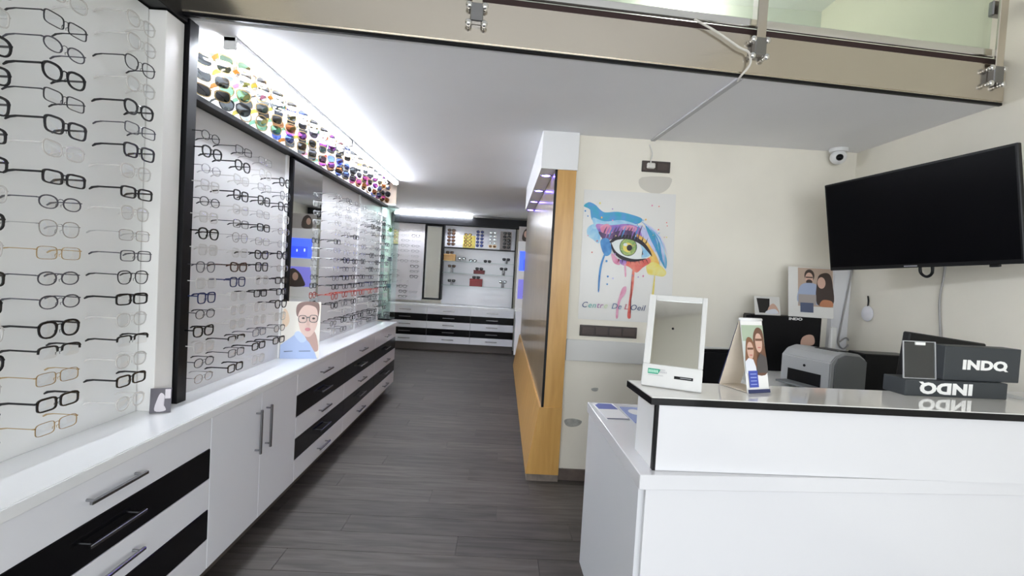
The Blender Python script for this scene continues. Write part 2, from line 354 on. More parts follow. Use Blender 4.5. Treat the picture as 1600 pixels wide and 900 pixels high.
# ================================================================= CABINETS
def handle_mesh(L, vertical=False):
    bm = bmesh.new()
    box(bm, -L/2, L/2, -0.036, -0.024, -0.006, 0.006)
    bmesh.ops.bevel(bm, geom=list(bm.edges), offset=0.002, segments=1, affect='EDGES')
    for s in (-1, 1): cyl(bm, (s*(L/2-0.02), 0, 0), (s*(L/2-0.02), -0.026, 0), 0.005, n=8)
    me = mesh_of(bm, 'handle', dchrome)
    if vertical: me.transform(Matrix.Rotation(R(90), 4, 'Y'))
    return me
HAND = {}
def handle(L, vertical=False):
    if (L, vertical) not in HAND: HAND[(L, vertical)] = handle_mesh(L, vertical)
    return HAND[(L, vertical)]
def drawer_unit(label, loc, rz, wd, dp, z0, z1, group, hl=0.24, ends=True):
    t = thing('drawer_cabinet', label, 'cabinet', (loc[0], loc[1], 0), (0,0,rz), group)
    bm = bmesh.new(); box(bm, 0.001, wd-0.001, 0.02, dp, z0, z1); obj('carcass', bm, white_s, t)
    bm = bmesh.new(); box(bm, 0.0, wd, 0.09, dp-0.05, 0.0, z0); obj('plinth', bm, dark_gap, t)
    hh = (z1 - z0) / 5
    for i in range(5):
        bm = bmesh.new(); box(bm, 0.002, wd-0.002, 0.0, 0.0195, z0+i*hh+0.0015, z0+(i+1)*hh-0.0015)
        d = obj('drawer', bm, black_g if i % 2 else white_g, t, bevel=0.0015)
        obj('handle', handle(hl), None, d, loc=(wd/2, 0, z0+(i+0.5)*hh+0.005))
    return t
XF = -1.27
LG = 'drawer cabinets under the eyeglass wall'
drawer_unit('white and black drawer cabinet below the bright white eyeglass board', (XF, 1.07), R(90), 1.10, 0.34, 0.12, 0.82, LG)
t = thing('door_cabinet', 'white two-door cabinet between the black and white drawers', 'cabinet', (XF, 2.17, 0), (0,0,R(90)))
bm = bmesh.new(); box(bm, 0.001, 0.909, 0.02, 0.34, 0.12, 0.82); obj('carcass', bm, white_s, t)
bm = bmesh.new(); box(bm, 0, 0.91, 0.09, 0.29, 0, 0.12); obj('plinth', bm, dark_gap, t)
for a, b, hx in ((0.002, 0.454, 0.40), (0.456, 0.908, 0.51)):
    bm = bmesh.new(); box(bm, a, b, 0.0, 0.0195, 0.1215, 0.8185); d = obj('door', bm, white_g, t, bevel=0.0015)
    obj('handle', handle(0.24, True), None, d, loc=(hx, 0, 0.62))
for y0, wd, lb in ((3.08, 0.94, 'white and black drawer cabinet next to the white cabinet doors'), (4.02, 0.95, 'white and black drawer cabinet in the middle of the far drawer run'), (4.97, 0.95, 'white and black drawer cabinet at the far end of the eyeglass counter')):
    drawer_unit(lb, (XF, y0), R(90), wd, 0.34, 0.12, 0.82, LG, 0.20)
bm = bmesh.new(); box(bm, XL, -1.262, 0.9, 5.935, 0.82, 0.86)
tag(obj('countertop', bm, worktop_m, bevel=0.004, seg=2), 'long glossy white countertop below the eyeglass boards', 'countertop')
# back run
BG = 'drawer cabinets on the back wall'
for i, lb in enumerate(('left of the three', 'middle one', 'right of the three')):
    lbl = ('white and black drawer cabinet below the back eyeglass board', 'white and black drawer cabinet below the back mirror', 'white and black drawer cabinet below the red boxes')[i]
    drawer_unit(lbl, (-2.18 + i*0.815, 9.0), 0, 0.815, 0.49, 0.15, 0.82, BG, 0.22)
bm = bmesh.new(); box(bm, XLR, 0.275, 8.985, YB, 0.82, 0.86)
tag(obj('countertop', bm, worktop_m, bevel=0.004, seg=2), 'glossy white countertop along the back wall', 'countertop')

# ================================================================= EYEGLASSES
def mm(name, col, rough=0.25, metal=0.0, **k): return mat(name, col, rough, metal, **k)
FM = {
 'K': ('black', mm('frame_black', (0.006, 0.006, 0.008), 0.22)), 'k': ('thin black', mm('frame_thin_black', (0.012, 0.012, 0.016), 0.3)),
 'h': ('black half-rim', mm('frame_half_black', (0.008, 0.008, 0.010), 0.25)), 'g': ('gunmetal', mm('frame_gunmetal', (0.10, 0.10, 0.12), 0.3, 0.7)),
 's': ('thin silver', mm('frame_silver', (0.55, 0.55, 0.56), 0.22, 1.0)), 'o': ('thin gold', mm('frame_gold', (0.62, 0.45, 0.24), 0.25, 1.0)),
 'c': ('clear', mm('frame_crystal', (0.62, 0.60, 0.58), 0.12)), 't': ('dark tortoiseshell', mm('frame_tortoise', (0.05, 0.018, 0.010), 0.2, noise=0.6, nscale=60)),
 'n': ('navy', mm('frame_navy', (0.02, 0.03, 0.10), 0.25)), 'r': ('red', mm('frame_red', (0.42, 0.05, 0.03), 0.25)),
}
SHAPES = {'rectangular': (0.0270, 0.0165, 4.2, 0.0), 'square': (0.0255, 0.0205, 3.6, 0.06), 'oval': (0.0255, 0.0170, 2.2, 0.0),
          'round': (0.0240, 0.0225, 2.0, 0.0), 'cat-eye': (0.0270, 0.0190, 2.8, 0.22), 'panto': (0.0250, 0.0210, 2.5, 0.10),
          'aviator': (0.0290, 0.0228, 2.3, 0.16)}
LC = 0.0335
def outline(shape, sc=1.0, n=22):
    a, b, e, mod = SHAPES[shape]; out = []
    for i in range(n):
        t = 2*math.pi*i/n; c, s_ = math.cos(t), math.sin(t)
        y = a * math.copysign(abs(c)**(2/e), c); z = b * math.copysign(abs(s_)**(2/e), s_)
        if shape == 'cat-eye': z += mod * max(0.0, y) * (0.6 + 0.4*z/b)
        elif mod: y *= 1 + mod * z / b
        out.append((y*sc, z*sc))
    return out
def rim(bm, shape, sgn, t, depth, sc, half=False):
    pts = outline(shape, sc); n = len(pts); a, b = SHAPES[shape][0]*sc, SHAPES[shape][1]*sc
    idx = [i for i in range(n)] if not half else [i for i in range(n) if math.sin(2*math.pi*i/n) > -0.15]
    if half: idx = sorted(idx, key=lambda i: (i if i <= n*0.6 else i - n))
    rings = []
    for i in idx:
        y, z = pts[i]; r = math.hypot(y, z)
        tt = t * (1.35 if z > 0.3*b and t > 0.0014 else 1.0)
        oy, oz = y*(1+tt/r), z*(1+tt/r); iy, iz = y*(1-tt/r), z*(1-tt/r)
        cx = sgn*LC*sc
        rings.append([bm.verts.new(p) for p in ((depth, cx+sgn*oy, oz), (depth, cx+sgn*iy, iz), (-depth, cx+sgn*iy, iz), (-depth, cx+sgn*oy, oz))])
    m_ = len(rings)
    for k_ in range(m_ if not half else m_-1):
        A, B = rings[k_], rings[(k_+1) % m_]
        for q in range(4): bm.faces.new((A[q], A[(q+1) % 4], B[(q+1) % 4], B[q]))
    if half: bm.faces.new(rings[0]); bm.faces.new(rings[-1][::-1])
def frame_geo(bm, shape, t, sc, half):
    a, b = SHAPES[shape][0]*sc, SHAPES[shape][1]*sc
    for s in (-1, 1): rim(bm, shape, s, t, max(0.0012, t*0.8), sc, half)
    gi = LC*sc - a
    tube(bm, [(0, -gi-0.002, b*0.35), (0.001, -gi*0.4, b*0.62), (0.001, gi*0.4, b*0.62), (0, gi+0.002, b*0.35)], max(0.0011, t*0.8), 5)
    for s in (-1, 1):                                            # end pieces and nose pads
        y0 = s*(LC*sc + a*0.97); box(bm, -0.006, 0.001, min(y0, y0+s*0.006), max(y0, y0+s*0.006), b*0.40, b*0.40+max(0.003, t*1.9))
        tube(bm, [(-0.001, s*(gi+0.001), -b*0.05), (-0.007, s*gi*0.85, -b*0.2), (-0.007, s*gi*0.95, -b*0.55)], 0.0011, 4)
def temple_geo(bm, s, shape, th, tw, sc, reach):
    a, b = SHAPES[shape][0]*sc, SHAPES[shape][1]*sc
    y = s*(LC*sc + a + 0.0045); z = b*0.40 + 0.002; L = reach
    pr = [(0.0, z+th/2), (-L+0.035, z+th/2), (-L+0.012, z+th/2-0.003), (-L, z-0.010), (-L+0.004, z-0.013), (-L+0.018, z-th/2-0.004), (-L+0.040, z-th/2), (0.0, z-th/2)]
    A = [bm.verts.new((p[0]-0.002, y-tw/2, p[1])) for p in pr]; B = [bm.verts.new((p[0]-0.002, y+tw/2, p[1])) for p in pr]
    bm.faces.new(A); bm.faces.new(B[::-1]); n = len(pr)
    for i in range(n): bm.faces.new((A[i], A[(i+1) % n], B[(i+1) % n], B[i]))
def lens_geo(bm, shape, s, sc, dome=0.0022, mi=0):
    pts = outline(shape, sc*0.985); cx = s*LC*sc
    c = bm.verts.new((dome, cx, 0)); mid = [bm.verts.new((dome*0.72, cx+s*y*0.55, z*0.55)) for y, z in pts]; out = [bm.verts.new((0, cx+s*y, z)) for y, z in pts]
    n = len(pts)
    for i in range(n):
        j = (i+1) % n
        for f in (bm.faces.new((c, mid[i], mid[j])), bm.faces.new((mid[i], out[i], out[j], mid[j]))): f.material_index = mi; f.smooth = True
THICK = {'K': 0.0024, 'k': 0.0013, 'h': 0.0022, 'g': 0.0014, 's': 0.0009, 'o': 0.0009, 'c': 0.0017, 't': 0.0024, 'n': 0.0021, 'r': 0.0021}
TEMPH = {'K': 0.0060, 'k': 0.0036, 'h': 0.0052, 'g': 0.0034, 's': 0.0024, 'o': 0.0024, 'c': 0.0040, 't': 0.0060, 'n': 0.0055, 'r': 0.0055}
REACH = 0.118; GS = 1.2
GCACHE = {}
def glass_meshes(code, shape):
    if (code, shape) not in GCACHE:
        fm = FM[code][1]; t = THICK[code]
        bm = bmesh.new(); frame_geo(bm, shape, t*1.1, GS, code == 'h'); fr = mesh_of(bm, 'frame', fm)
        ls, ts = [], []
        for s in (-1, 1):
            bm = bmesh.new(); lens_geo(bm, shape, s, GS); ls.append(mesh_of(bm, 'lens', lens_m, smooth=True))
            bm = bmesh.new(); temple_geo(bm, s, shape, TEMPH[code], max(0.0014, t), GS, REACH); ts.append(mesh_of(bm, 'temple', fm))
        bm = bmesh.new(); frame_geo(bm, shape, t*1.15, GS, code == 'h')
        for s in (-1, 1): temple_geo(bm, s, shape, TEMPH[code], max(0.0014, t), GS, REACH)
        for s in (-1, 1): lens_geo(bm, shape, s, GS, mi=1)
        one = mesh_of(bm, 'eyeglasses', [fm, lens_m])
        GCACHE[(code, shape)] = (fr, ls, ts, one)
    return GCACHE[(code, shape)]
def eyeglasses(code, shape, loc, rz, label, group, parts=True):
    fr, ls, ts, one = glass_meshes(code, shape)
    if not parts:
        return tag(obj('eyeglasses', one, None, loc=loc, rot=(0,0,rz)), label, 'eyeglasses', group)
    t = thing('eyeglasses', label, 'eyeglasses', loc, (0,0,rz), group)
    obj('frame', fr, None, t)
    for q in ls: obj('lens', q, None, t)
    for q in ts: obj('temple', q, None, t)
    return t
def shape_for(code, i):
    return {'K': ['rectangular','square','panto','rectangular','cat-eye'], 'k': ['oval','panto','rectangular'], 'h': ['rectangular'], 'g': ['panto','rectangular','oval'],
            's': ['oval','rectangular','panto'], 'o': ['panto','oval','rectangular'], 'c': ['square','panto','cat-eye'], 't': ['cat-eye','square'], 'n': ['panto','square'], 'r': ['panto','square']}[code][i % {'K':5,'k':3,'h':1,'g':3,'s':3,'o':3,'c':3,'t':2,'n':2,'r':2}[code]]
def display_board(label, y0, y1, z0, z1, xs, ma, thick=0.03):
    t = thing('display_board', label, 'display board', (xs, (y0+y1)/2, z0))
    bm = bmesh.new(); box(bm, -thick, 0, (y0-y1)/2, (y1-y0)/2, 0, z1-z0); obj('board', bm, ma, t, bevel=0.002)
    if y0 > 2.2: bm = bmesh.new(); box(bm, -0.005, 0.012, (y1-y0)/2-0.035, (y1-y0)/2, 0.0, z1-z0); obj('edge_strip', bm, mat('white_edge_strip', (0.85, 0.85, 0.85), 0.3), t, bevel=0.001)
    return t
def fill_board(board, xs, cols, zbot, pitch, colwords, place, group, parts, stagger=0.0):
    """cols: (near-hinge depth, string of frame codes from the BOTTOM row up)"""
    for ci, (hy, codes) in enumerate(cols):
        for ri, code in enumerate(codes):
            if code == '.': continue
            yy = hy + 0.066 + random.uniform(-0.008, 0.008); zz = zbot + ri*pitch + (stagger if ci % 2 else 0) + random.uniform(-0.004, 0.004)
            shp = shape_for(code, ri*3 + ci*5)
            lab = f'{FM[code][0]} {shp} eyeglasses, {ORD[ri]} row up, {colwords[ci]}, {place}'
            rz_ = random.uniform(-0.05, 0.03); ty_ = GS*(LC + SHAPES[shp][0]) + 0.006
            eyeglasses(code, shp, (xs - 0.0018 + (REACH+0.002)*math.cos(rz_) + ty_*abs(math.sin(rz_)), yy, zz), rz_ , lab, group, parts)
# near, brightly lit white board
b1 = display_board('bright white eyeglass board before the black post', 0.75, 2.085, 0.86, 2.57, -1.545, panel_w)
near_cols = [(1.265, 'KKcKcKKcKcKKKKKcKcK'), (1.515, 'oKohKgkoscKgKkcKkgKk'[0:0] + 'oKohKggosgKcKkKgkcK'), (1.825, 'cKchcKkgscKcKgKckcc')]
fill_board(b1, -1.545, near_cols, 0.965, 0.0805, ['third column from the post', 'second column from the post', 'first column from the post'], 'bright white board', 'eyeglasses on the bright white board', True, 0.0)
# boards beyond the post, mezzanine shade put into their grey
b2 = display_board('shaded grey eyeglass board between the black post and the mirror', 2.29, 3.40, 0.86, 2.27, -1.535, panel_shaded)
p2 = [(2.265, 'skcKkncgsKcksskcKk'[0:0] + 'skcKkncgcKckcsKk'), (2.545, 'KkhcccntcskcKcKk'[0:16]), (2.79, 'cKgccKcKKsKsKscs'), (3.05, '.KkcKKKsKsscKgK.')]
cw4 = ['first column past the post', 'second column past the post', 'third column past the post', 'fourth column past the post']
fill_board(b2, -1.535, p2, 0.955, 0.077, cw4, 'beside the mirror', 'eyeglasses on the greige board by the mirror', True, 0.0)
b3 = display_board('shaded grey eyeglass board beyond the mirror', 4.03, 5.10, 0.86, 2.27, -1.535, panel_shaded)
p3 = [(4.05, 'ck.KrKkcssKcsscs'), (4.31, 'kKck' 'rKKkKscscssk'), (4.57, 'cKcKrKKkKcsKscss'), (4.83, 'kK.crKKcKsgssscs')]
cwm = ['first column past the mirror', 'second column past the mirror', 'third column past the mirror', 'fourth column past the mirror']
fill_board(b3, -1.535, p3, 0.955, 0.077, cwm, 'shaded grey board', 'eyeglasses on the board beyond the mirror', False, 0.0)
b4 = display_board('shaded grey eyeglass board next to the glass cabinet', 5.12, 6.02, 0.86, 2.27, -1.535, panel_shaded)
p4 = [(5.15, 'KKcKrnKKsKcskKsc'), (5.38, 'kKckrKckKsgscKks'), (5.61, 'KcKkcKKcsKscKgKc'), (5.83, '.KkcKKkcKskKcsk.')]
cwg = ['fourth column from the glass cabinet', 'third column from the glass cabinet', 'second column from the glass cabinet', 'first column from the glass cabinet']
fill_board(b4, -1.535, p4, 0.955, 0.077, cwg, 'last board', 'eyeglasses on the board by the glass cabinet', False, 0.0)
# white edge strips, black post, rail, header
bm = bmesh.new(); box(bm, -1.60, -1.475, 2.09, 2.205, 0.86, 2.57); tag(obj('white_side_panel', bm, mat('white_side_laminate', (0.86, 0.85, 0.83), 0.3), bevel=0.002), 'tall plain white side panel against the black post', 'panel')
bm = bmesh.new(); box(bm, XL, -1.455, 2.21, 2.275, 0.86, 2.60); tag(obj('black_post', bm, black_s, bevel=0.002), 'tall black upright post between the eyeglass boards', 'post')
bm = bmesh.new(); box(bm, XL, -1.47, 2.28, 6.05, 2.272, 2.298); tag(obj('black_rail', bm, black_s, bevel=0.002), 'long black ledge below the row of sunglasses', 'ledge')
bm = bmesh.new(); box(bm, -1.597, -1.46, 0.6, 2.205, 2.575, 2.95); tag(obj('black_header', bm, black_s, bevel=0.003), 'black header box above the bright white eyeglass board', 'header')
for y, lb in ((4.015, 'thin white strip at the far side of the mirror'), (5.105, 'thin white strip between the last two eyeglass boards')):
    pass
# tall wall mirror between boards
t = thing('wall_mirror', 'tall frameless mirror with dark green edge set between the eyeglass boards', 'mirror', (-1.53, 3.71, 0.86))
bm = bmesh.new(); box(bm, 0.0, 0.022, -0.275, 0.275, 0.15, 1.405); obj('mirror_glass', bm, mirror_m, t, bevel=0.004)
bm = bmesh.new(); box(bm, -0.04, 0.0, -0.30, 0.30, 0.0, 1.408); obj('backing', bm, mat('dark_green_backing', (0.02, 0.03, 0.028), 0.4), t)
bm = bmesh.new(); box(bm, 0.0, 0.03, -0.30, -0.277, 0.0, 1.408); obj('edge_strip', bm, black_g, t)
# ================================================================= SUNGLASSES
sunlens = {'dark grey': glassy('lens_grey', (0.05, 0.055, 0.06), 0.05), 'black': glassy('lens_black', (0.012, 0.012, 0.014), 0.06), 'purple': glassy('lens_purple', (0.25, 0.05, 0.30), 0.05),
           'green': glassy('lens_green', (0.10, 0.20, 0.13), 0.05), 'brown': glassy('lens_brown', (0.16, 0.06, 0.02), 0.05), 'blue': glassy('lens_blue', (0.05, 0.09, 0.35), 0.08), 'pale grey': glassy('lens_pale', (0.30, 0.33, 0.34), 0.06), 'silver mirrored': mat('lens_mirrored', (0.72, 0.80, 0.84), 0.06, 1.0), 'gold mirrored': mat('lens_gold_mirror', (0.75, 0.52, 0.16), 0.10, 1.0)}
arms = {'black': mat('arm_black', (0.01, 0.01, 0.012), 0.25), 'yellow': mat('arm_yellow', (0.66, 0.56, 0.08), 0.25), 'orange': mat('arm_orange', (0.70, 0.27, 0.04), 0.25),
        'green': mat('arm_green', (0.20, 0.48, 0.32), 0.25), 'pink': mat('arm_pink', (0.75, 0.20, 0.38), 0.25), 'gold': FM['o'][1], 'white': mat('arm_white', (0.8, 0.8, 0.8), 0.25), 'red': mat('arm_red', (0.55, 0.05, 0.03), 0.25), 'violet': mat('arm_violet', (0.22, 0.12, 0.55), 0.25)}
SCACHE = {}; SS = 1.18
def sun_meshes(lens, arm, shape, reach):
    key = (lens, arm, shape, reach, SS)
    if key not in SCACHE:
        sc = SS; t = 0.0026 if arm != 'gold' else 0.0012; th = 0.024 if arm in ('yellow','orange','green','pink','red','violet') else (0.010 if arm != 'gold' else 0.003)
        fm = arms[arm] if arm in ('gold', 'black', 'white') else arms['gold']
        bm = bmesh.new(); frame_geo(bm, shape, t, sc, False); fr = mesh_of(bm, 'frame', fm)
        ls, ts = [], []
        for s in (-1, 1):
            bm = bmesh.new(); lens_geo(bm, shape, s, sc, 0.005); ls.append(mesh_of(bm, 'lens', sunlens[lens], smooth=True))
            bm = bmesh.new(); temple_geo(bm, s, shape, th, 0.003, sc, reach); ts.append(mesh_of(bm, 'temple', arms[arm]))
        bm = bmesh.new(); frame_geo(bm, shape, t, sc, False)
        for s in (-1, 1): temple_geo(bm, s, shape, th, 0.003, sc, reach)
        for s in (-1, 1): lens_geo(bm, shape, s, sc, 0.005, 1)
        SCACHE[key] = (fr, ls, ts, mesh_of(bm, 'sunglasses', [fm, sunlens[lens]]))
    return SCACHE[key]
def sunglasses(lens, arm, shape, loc, rz, label, group, parts=True, reach=0.10):
    fr, ls, ts, one = sun_meshes(lens, arm, shape, reach)
    if not parts: return tag(obj('sunglasses', one, None, loc=loc, rot=(0,0,rz)), label, 'sunglasses', group)
    t = thing('sunglasses', label, 'sunglasses', loc, (0,0,rz), group)
    obj('frame', fr, None, t)
    for q in ls: obj('lens', q, None, t)
    for q in ts: obj('temple', q, None, t)
    return t
sb = thing('sunglasses_board', 'brightly lit white board full of sunglasses under the tube lights', 'display board', (-1.600, 4.16, 2.30))
bm = bmesh.new(); box(bm, -0.015, 0, -1.87, 1.87, 0, 0.298); obj('board', bm, mat('bright_white_board', (0.90, 0.90, 0.90), 0.25), sb)
rg = random.Random(11)
ROWN = ['bottom row', 'second row up', 'third row up', 'top row']
SS = 1.38
for ci in range(19):
    for ri in range(4):
        if rg.random() < 0.06: continue
        lens = rg.choice(['dark grey','black','dark grey','green','pale grey','brown','blue','purple','black'] if ci < 10 else ['dark grey','black','black','blue','purple','dark grey','brown'])
        arm = rg.choice(['black','gold','yellow','orange','green','pink','yellow','green','orange'] if ci < 9 else ['black','black','gold','white','violet','black','red'])
        shp = rg.choice(['round','aviator','square','cat-eye','panto'])
        y = 2.43 + ci*0.192 + rg.uniform(-0.008, 0.008); z = 2.346 + ri*0.073 + rg.uniform(-0.003, 0.003)
        lab = f'{lens} {shp} sunglasses with {arm} arms, {ROWN[ri]}, {ORD[ci]} from the black post'
        rot = -R(30) + rg.uniform(-0.08, 0.08)
        sunglasses(lens, arm, shp, (-1.600 + 0.122, y, z), rot, lab, 'sunglasses on the lit upper board', ci < 10, 0.072)
SS = 1.18
# glass cabinet at the end of the run, brown board over it
gc = thing('glass_cabinet', 'narrow glass display cabinet standing at the counter end', 'cabinet', (-1.45, 6.10, 0.86))
GX0, GX1, GY0, GY1, GZ = -0.10, 0.07, -0.055, 0.22, 1.44
for nm, b in (('glass_side', (GX1-0.005, GX1, GY0, GY1, 0.02, GZ)), ('glass_front', (GX0, GX1-0.005, GY0, GY0+0.005, 0.02, GZ)), ('glass_back', (GX0, GX1-0.005, GY1-0.005, GY1, 0.02, GZ)), ('glass_shelf', (GX0, GX1-0.006, GY0+0.006, GY1-0.006, 0.40, 0.406)), ('glass_shelf', (GX0, GX1-0.006, GY0+0.006, GY1-0.006, 0.74, 0.746)), ('glass_shelf', (GX0, GX1-0.006, GY0+0.006, GY1-0.006, 1.06, 1.066))):
    boxobj(nm, b, glass_m, gc)
boxobj('base', (GX0, GX1, GY0, GY1, 0.0, 0.02), black_s, gc); boxobj('top', (GX0, GX1, GY0, GY1, GZ, GZ+0.02), white_s, gc); boxobj('back_panel', (GX0-0.04, GX0, GY0, GY1, 0.0, GZ+0.02), mat('pale_back_panel', (0.62, 0.70, 0.70), 0.2), gc)
bm = bmesh.new(); box(bm, -0.12, 0.06, -0.012, 0.012, 0.0, 0.28)
tag(obj('brown_board', bm, mat('grey_brown_board', (0.30, 0.24, 0.19), 0.35), loc=(-1.45, 6.13, 2.322), bevel=0.002), 'small grey-brown board standing on top of the glass cabinet', 'board')
pt = thing('small_potted_plant', 'small green plant in a white pot inside the glass cabinet', 'plant', (-1.45, 6.15, 1.926))
bm = bmesh.new(); lathe(bm, [(0.022, 0), (0.028, 0.045), (0.025, 0.045)], 14); obj('pot', bm, white_s, pt, smooth=True)
leafm = mat('bright_green_leaf', (0.16, 0.38, 0.05), 0.5)
for i in range(12):
    bm = bmesh.new(); a = i*2.4; e = 0.5 + 0.5*(i % 3)/2; d = Vector((math.cos(a), math.sin(a), 0)); s_ = Vector((-d.y, d.x, 0))*0.010
    p = [Vector((0,0,0.045)), d*0.028 + Vector((0,0,0.045+0.05*e)), d*0.055 + Vector((0,0,0.045+0.062*e))]
    bm.faces.new([bm.verts.new(q) for q in (p[0], p[1]-s_, p[2], p[1]+s_)]); obj('leaf', bm, leafm, pt)
for z, nm, ma, lb in ((0.88, 'eyeglass_case', black_p, 'black eyeglass case on the bottom of the glass cabinet'), (1.266, 'eyeglass_case', mat('teal_case', (0.05, 0.16, 0.20), 0.4), 'teal eyeglass case on the lower shelf of the glass cabinet'), (1.606, 'eyeglass_case', mat('navy_case', (0.02, 0.03, 0.07), 0.4), 'navy eyeglass case on the middle shelf of the glass cabinet')):
    t = thing(nm, lb, 'case', (-1.45, 6.17, z), (0,0,R(20)), 'cases in the glass cabinet')
    bm = bmesh.new(); box(bm, -0.03, 0.03, -0.06, 0.06, 0, 0.024); obj('case_base', bm, ma, t, bevel=0.008, seg=2)
    bm = bmesh.new(); box(bm, -0.03, 0.03, -0.06, 0.06, 0.025, 0.05); obj('case_lid', bm, ma, t, bevel=0.010, seg=2)

# ================================================================= BACK WALL
bm = bmesh.new(); box(bm, -2.17, 0.77, 9.30, 9.475, 2.40, 2.57); tag(obj('black_header', bm, black_s, bevel=0.003), 'black header band along the top of the back wall', 'header')
bb = thing('display_board', 'greige eyeglass board on the back wall beside the framed mirror', 'display board', (-1.87, 9.40, 0.86))
bm = bmesh.new(); box(bm, -0.325, 0.325, 0, 0.03, 0.04, 1.53); obj('board', bm, mat('pale_greige_board', (0.60, 0.58, 0.60), 0.3), bb)
rb = random.Random(5)
for ci, xx in enumerate((-2.08, -1.90, -1.70)):
    for ri in range(14):
        if rb.random() < 0.2: continue
        code = rb.choice('sgkKgcKkKg'); shp = shape_for(code, rb.randrange(9)); zz = 0.97 + ri*0.098
        eyeglasses(code, shp, (xx, 9.40-REACH-0.0005, zz), R(-90), f'{FM[code][0]} {shp} eyeglasses, {ORD[ri]} row up, {ORD[2-ci]} column from framed back mirror', 'eyeglasses on the back wall', False)
fm_ = thing('framed_mirror', 'tall black-framed mirror on the back wall', 'mirror', (-1.360, 9.43, 0.93))
for b in ((-0.185, -0.150, -0.03, 0.03, 0, 1.47), (0.150, 0.185, -0.03, 0.03, 0, 1.47), (-0.150, 0.150, -0.03, 0.03, 0, 0.035), (-0.150, 0.150, -0.03, 0.03, 1.435, 1.47)): boxobj('frame_bar', (b[0]*0.97, b[1]*0.97, *b[2:]), black_s, fm_, 0.003)
boxobj('mirror_glass', (-0.150, 0.150, -0.005, 0.01, 0.035, 1.435), mirror_m, fm_)
tag(boxobj('white_shelf_back', (-1.165, 0.215, 9.402, 9.43, 0.862, 2.39), mat('white_shelf_back', (0.82, 0.82, 0.86), 0.15, coat=0.3)), 'glossy white back panel behind the glass shelves', 'panel')
for x, lb in ((-1.160, 'black upright of the glass shelves beside the framed mirror'), (0.225, 'black upright of the glass shelves beside the white picture column')):
    tag(boxobj('shelf_upright', (x-0.009, x+0.009, 9.23, 9.40, 0.862 if x > 0 else 0.95, 2.39), black_s), lb, 'upright', 'shelf uprights')
tag(boxobj('black_shelf', (-1.15, 0.215, 9.25, 9.40, 1.955, 1.972), black_s), 'thin black shelf below the hanging sunglasses on the back wall', 'shelf')
for z, lb in ((1.70, 'top glass shelf carrying the wooden box'), (1.475, 'middle glass shelf carrying the flat dark red box'), (1.235, 'lowest glass shelf carrying the large red box')):
    tag(boxobj('glass_shelf', (-1.15, 0.215, 9.23, 9.40, z, z+0.008), mat('shelf_edge_glass', (0.45, 0.58, 0.56), 0.08, coat=0.3)), lb, 'shelf', 'glass shelves on the back wall')
# sunglasses board over the shelves
gr = 'sunglasses on the back shelf unit'
yel = mat('yellow_card', (0.72, 0.58, 0.12), 0.4)
tag(boxobj('yellow_card', (-0.80, -0.56, 9.394, 9.401, 1.98, 2.22), yel), 'yellow backing card behind sunglasses on the back shelf unit', 'card')
tag(boxobj('brown_portrait_card', (-0.08, 0.14, 9.394, 9.401, 1.98, 2.34), mat('brown_card', (0.45, 0.40, 0.37), 0.4)), 'grey-brown picture card behind sunglasses on the back shelf unit', 'card')
for ci, (xx, rows, lens, arm) in enumerate(((-1.02, 5, 'brown', 'black'), (-0.70, 4, 'gold mirrored', 'black'), (-0.47, 5, 'blue', 'black'), (-0.22, 5, 'silver mirrored', 'white'), (0.05, 5, 'black', 'black'))):
    for ri in range(rows):
        l2, a2 = lens, arm
        if ci == 3 and ri == 0: l2, a2 = 'brown', 'orange'
        sunglasses(l2, a2, ('aviator','square','round','square','panto')[ci], (xx, 9.29, 2.03 + ri*0.066), R(-90), f'{l2} sunglasses, {ORD[ri]} row up, {ORD[ci]} column from the framed back mirror', gr, False, 0.098)
def glasses_stand(x, z, label, lens, stand_m, h=0.07):
    t = thing('display_stand', label + ' under a pair of sunglasses', 'stand', (x, 9.30, z), group='small stands on the back shelves')
    bm = bmesh.new(); lathe(bm, [(0.035, 0), (0.035, 0.006), (0.026, 0.010), (0.026, h), (0.03, h+0.004), (0.0, h+0.004)][:5], 16); obj('stand_body', bm, stand_m, t, smooth=True)
    sunglasses(lens, 'black', 'square', (x, 9.27, z+h+0.024), R(-90), f'{lens} sunglasses resting on the ' + label, 'sunglasses on the small stands', False, 0.07)
cl = mat('grey_stand', (0.5, 0.5, 0.52), 0.3, 0.6)
glasses_stand(-0.80, 1.708, 'small silver stand beside the wooden box', 'silver mirrored', cl, 0.03)
glasses_stand(0.06, 1.708, 'silver stand on the top glass shelf, column end', 'black', cl, 0.06)
glasses_stand(-0.98, 1.483, 'silver stand on the middle glass shelf, mirror end', 'brown', cl, 0.10)
glasses_stand(0.02, 1.483, 'silver stand on the middle glass shelf, column end', 'black', cl, 0.10)
glasses_stand(-0.97, 1.243, 'silver stand on the lowest glass shelf, mirror end', 'black', cl, 0.06)
glasses_stand(0.02, 1.243, 'silver stand on the lowest glass shelf, column end', 'silver mirrored', cl, 0.09)
for x, lens, lb in ((-0.58, 'silver mirrored', 'silver mirrored sunglasses lying on the top glass shelf'), (-0.30, 'dark grey', 'dark grey sunglasses lying on the top glass shelf')):
    sunglasses(lens, 'black', 'panto', (x, 9.27, 1.735), R(-90), lb, 'sunglasses lying on the top glass shelf', False, 0.09)
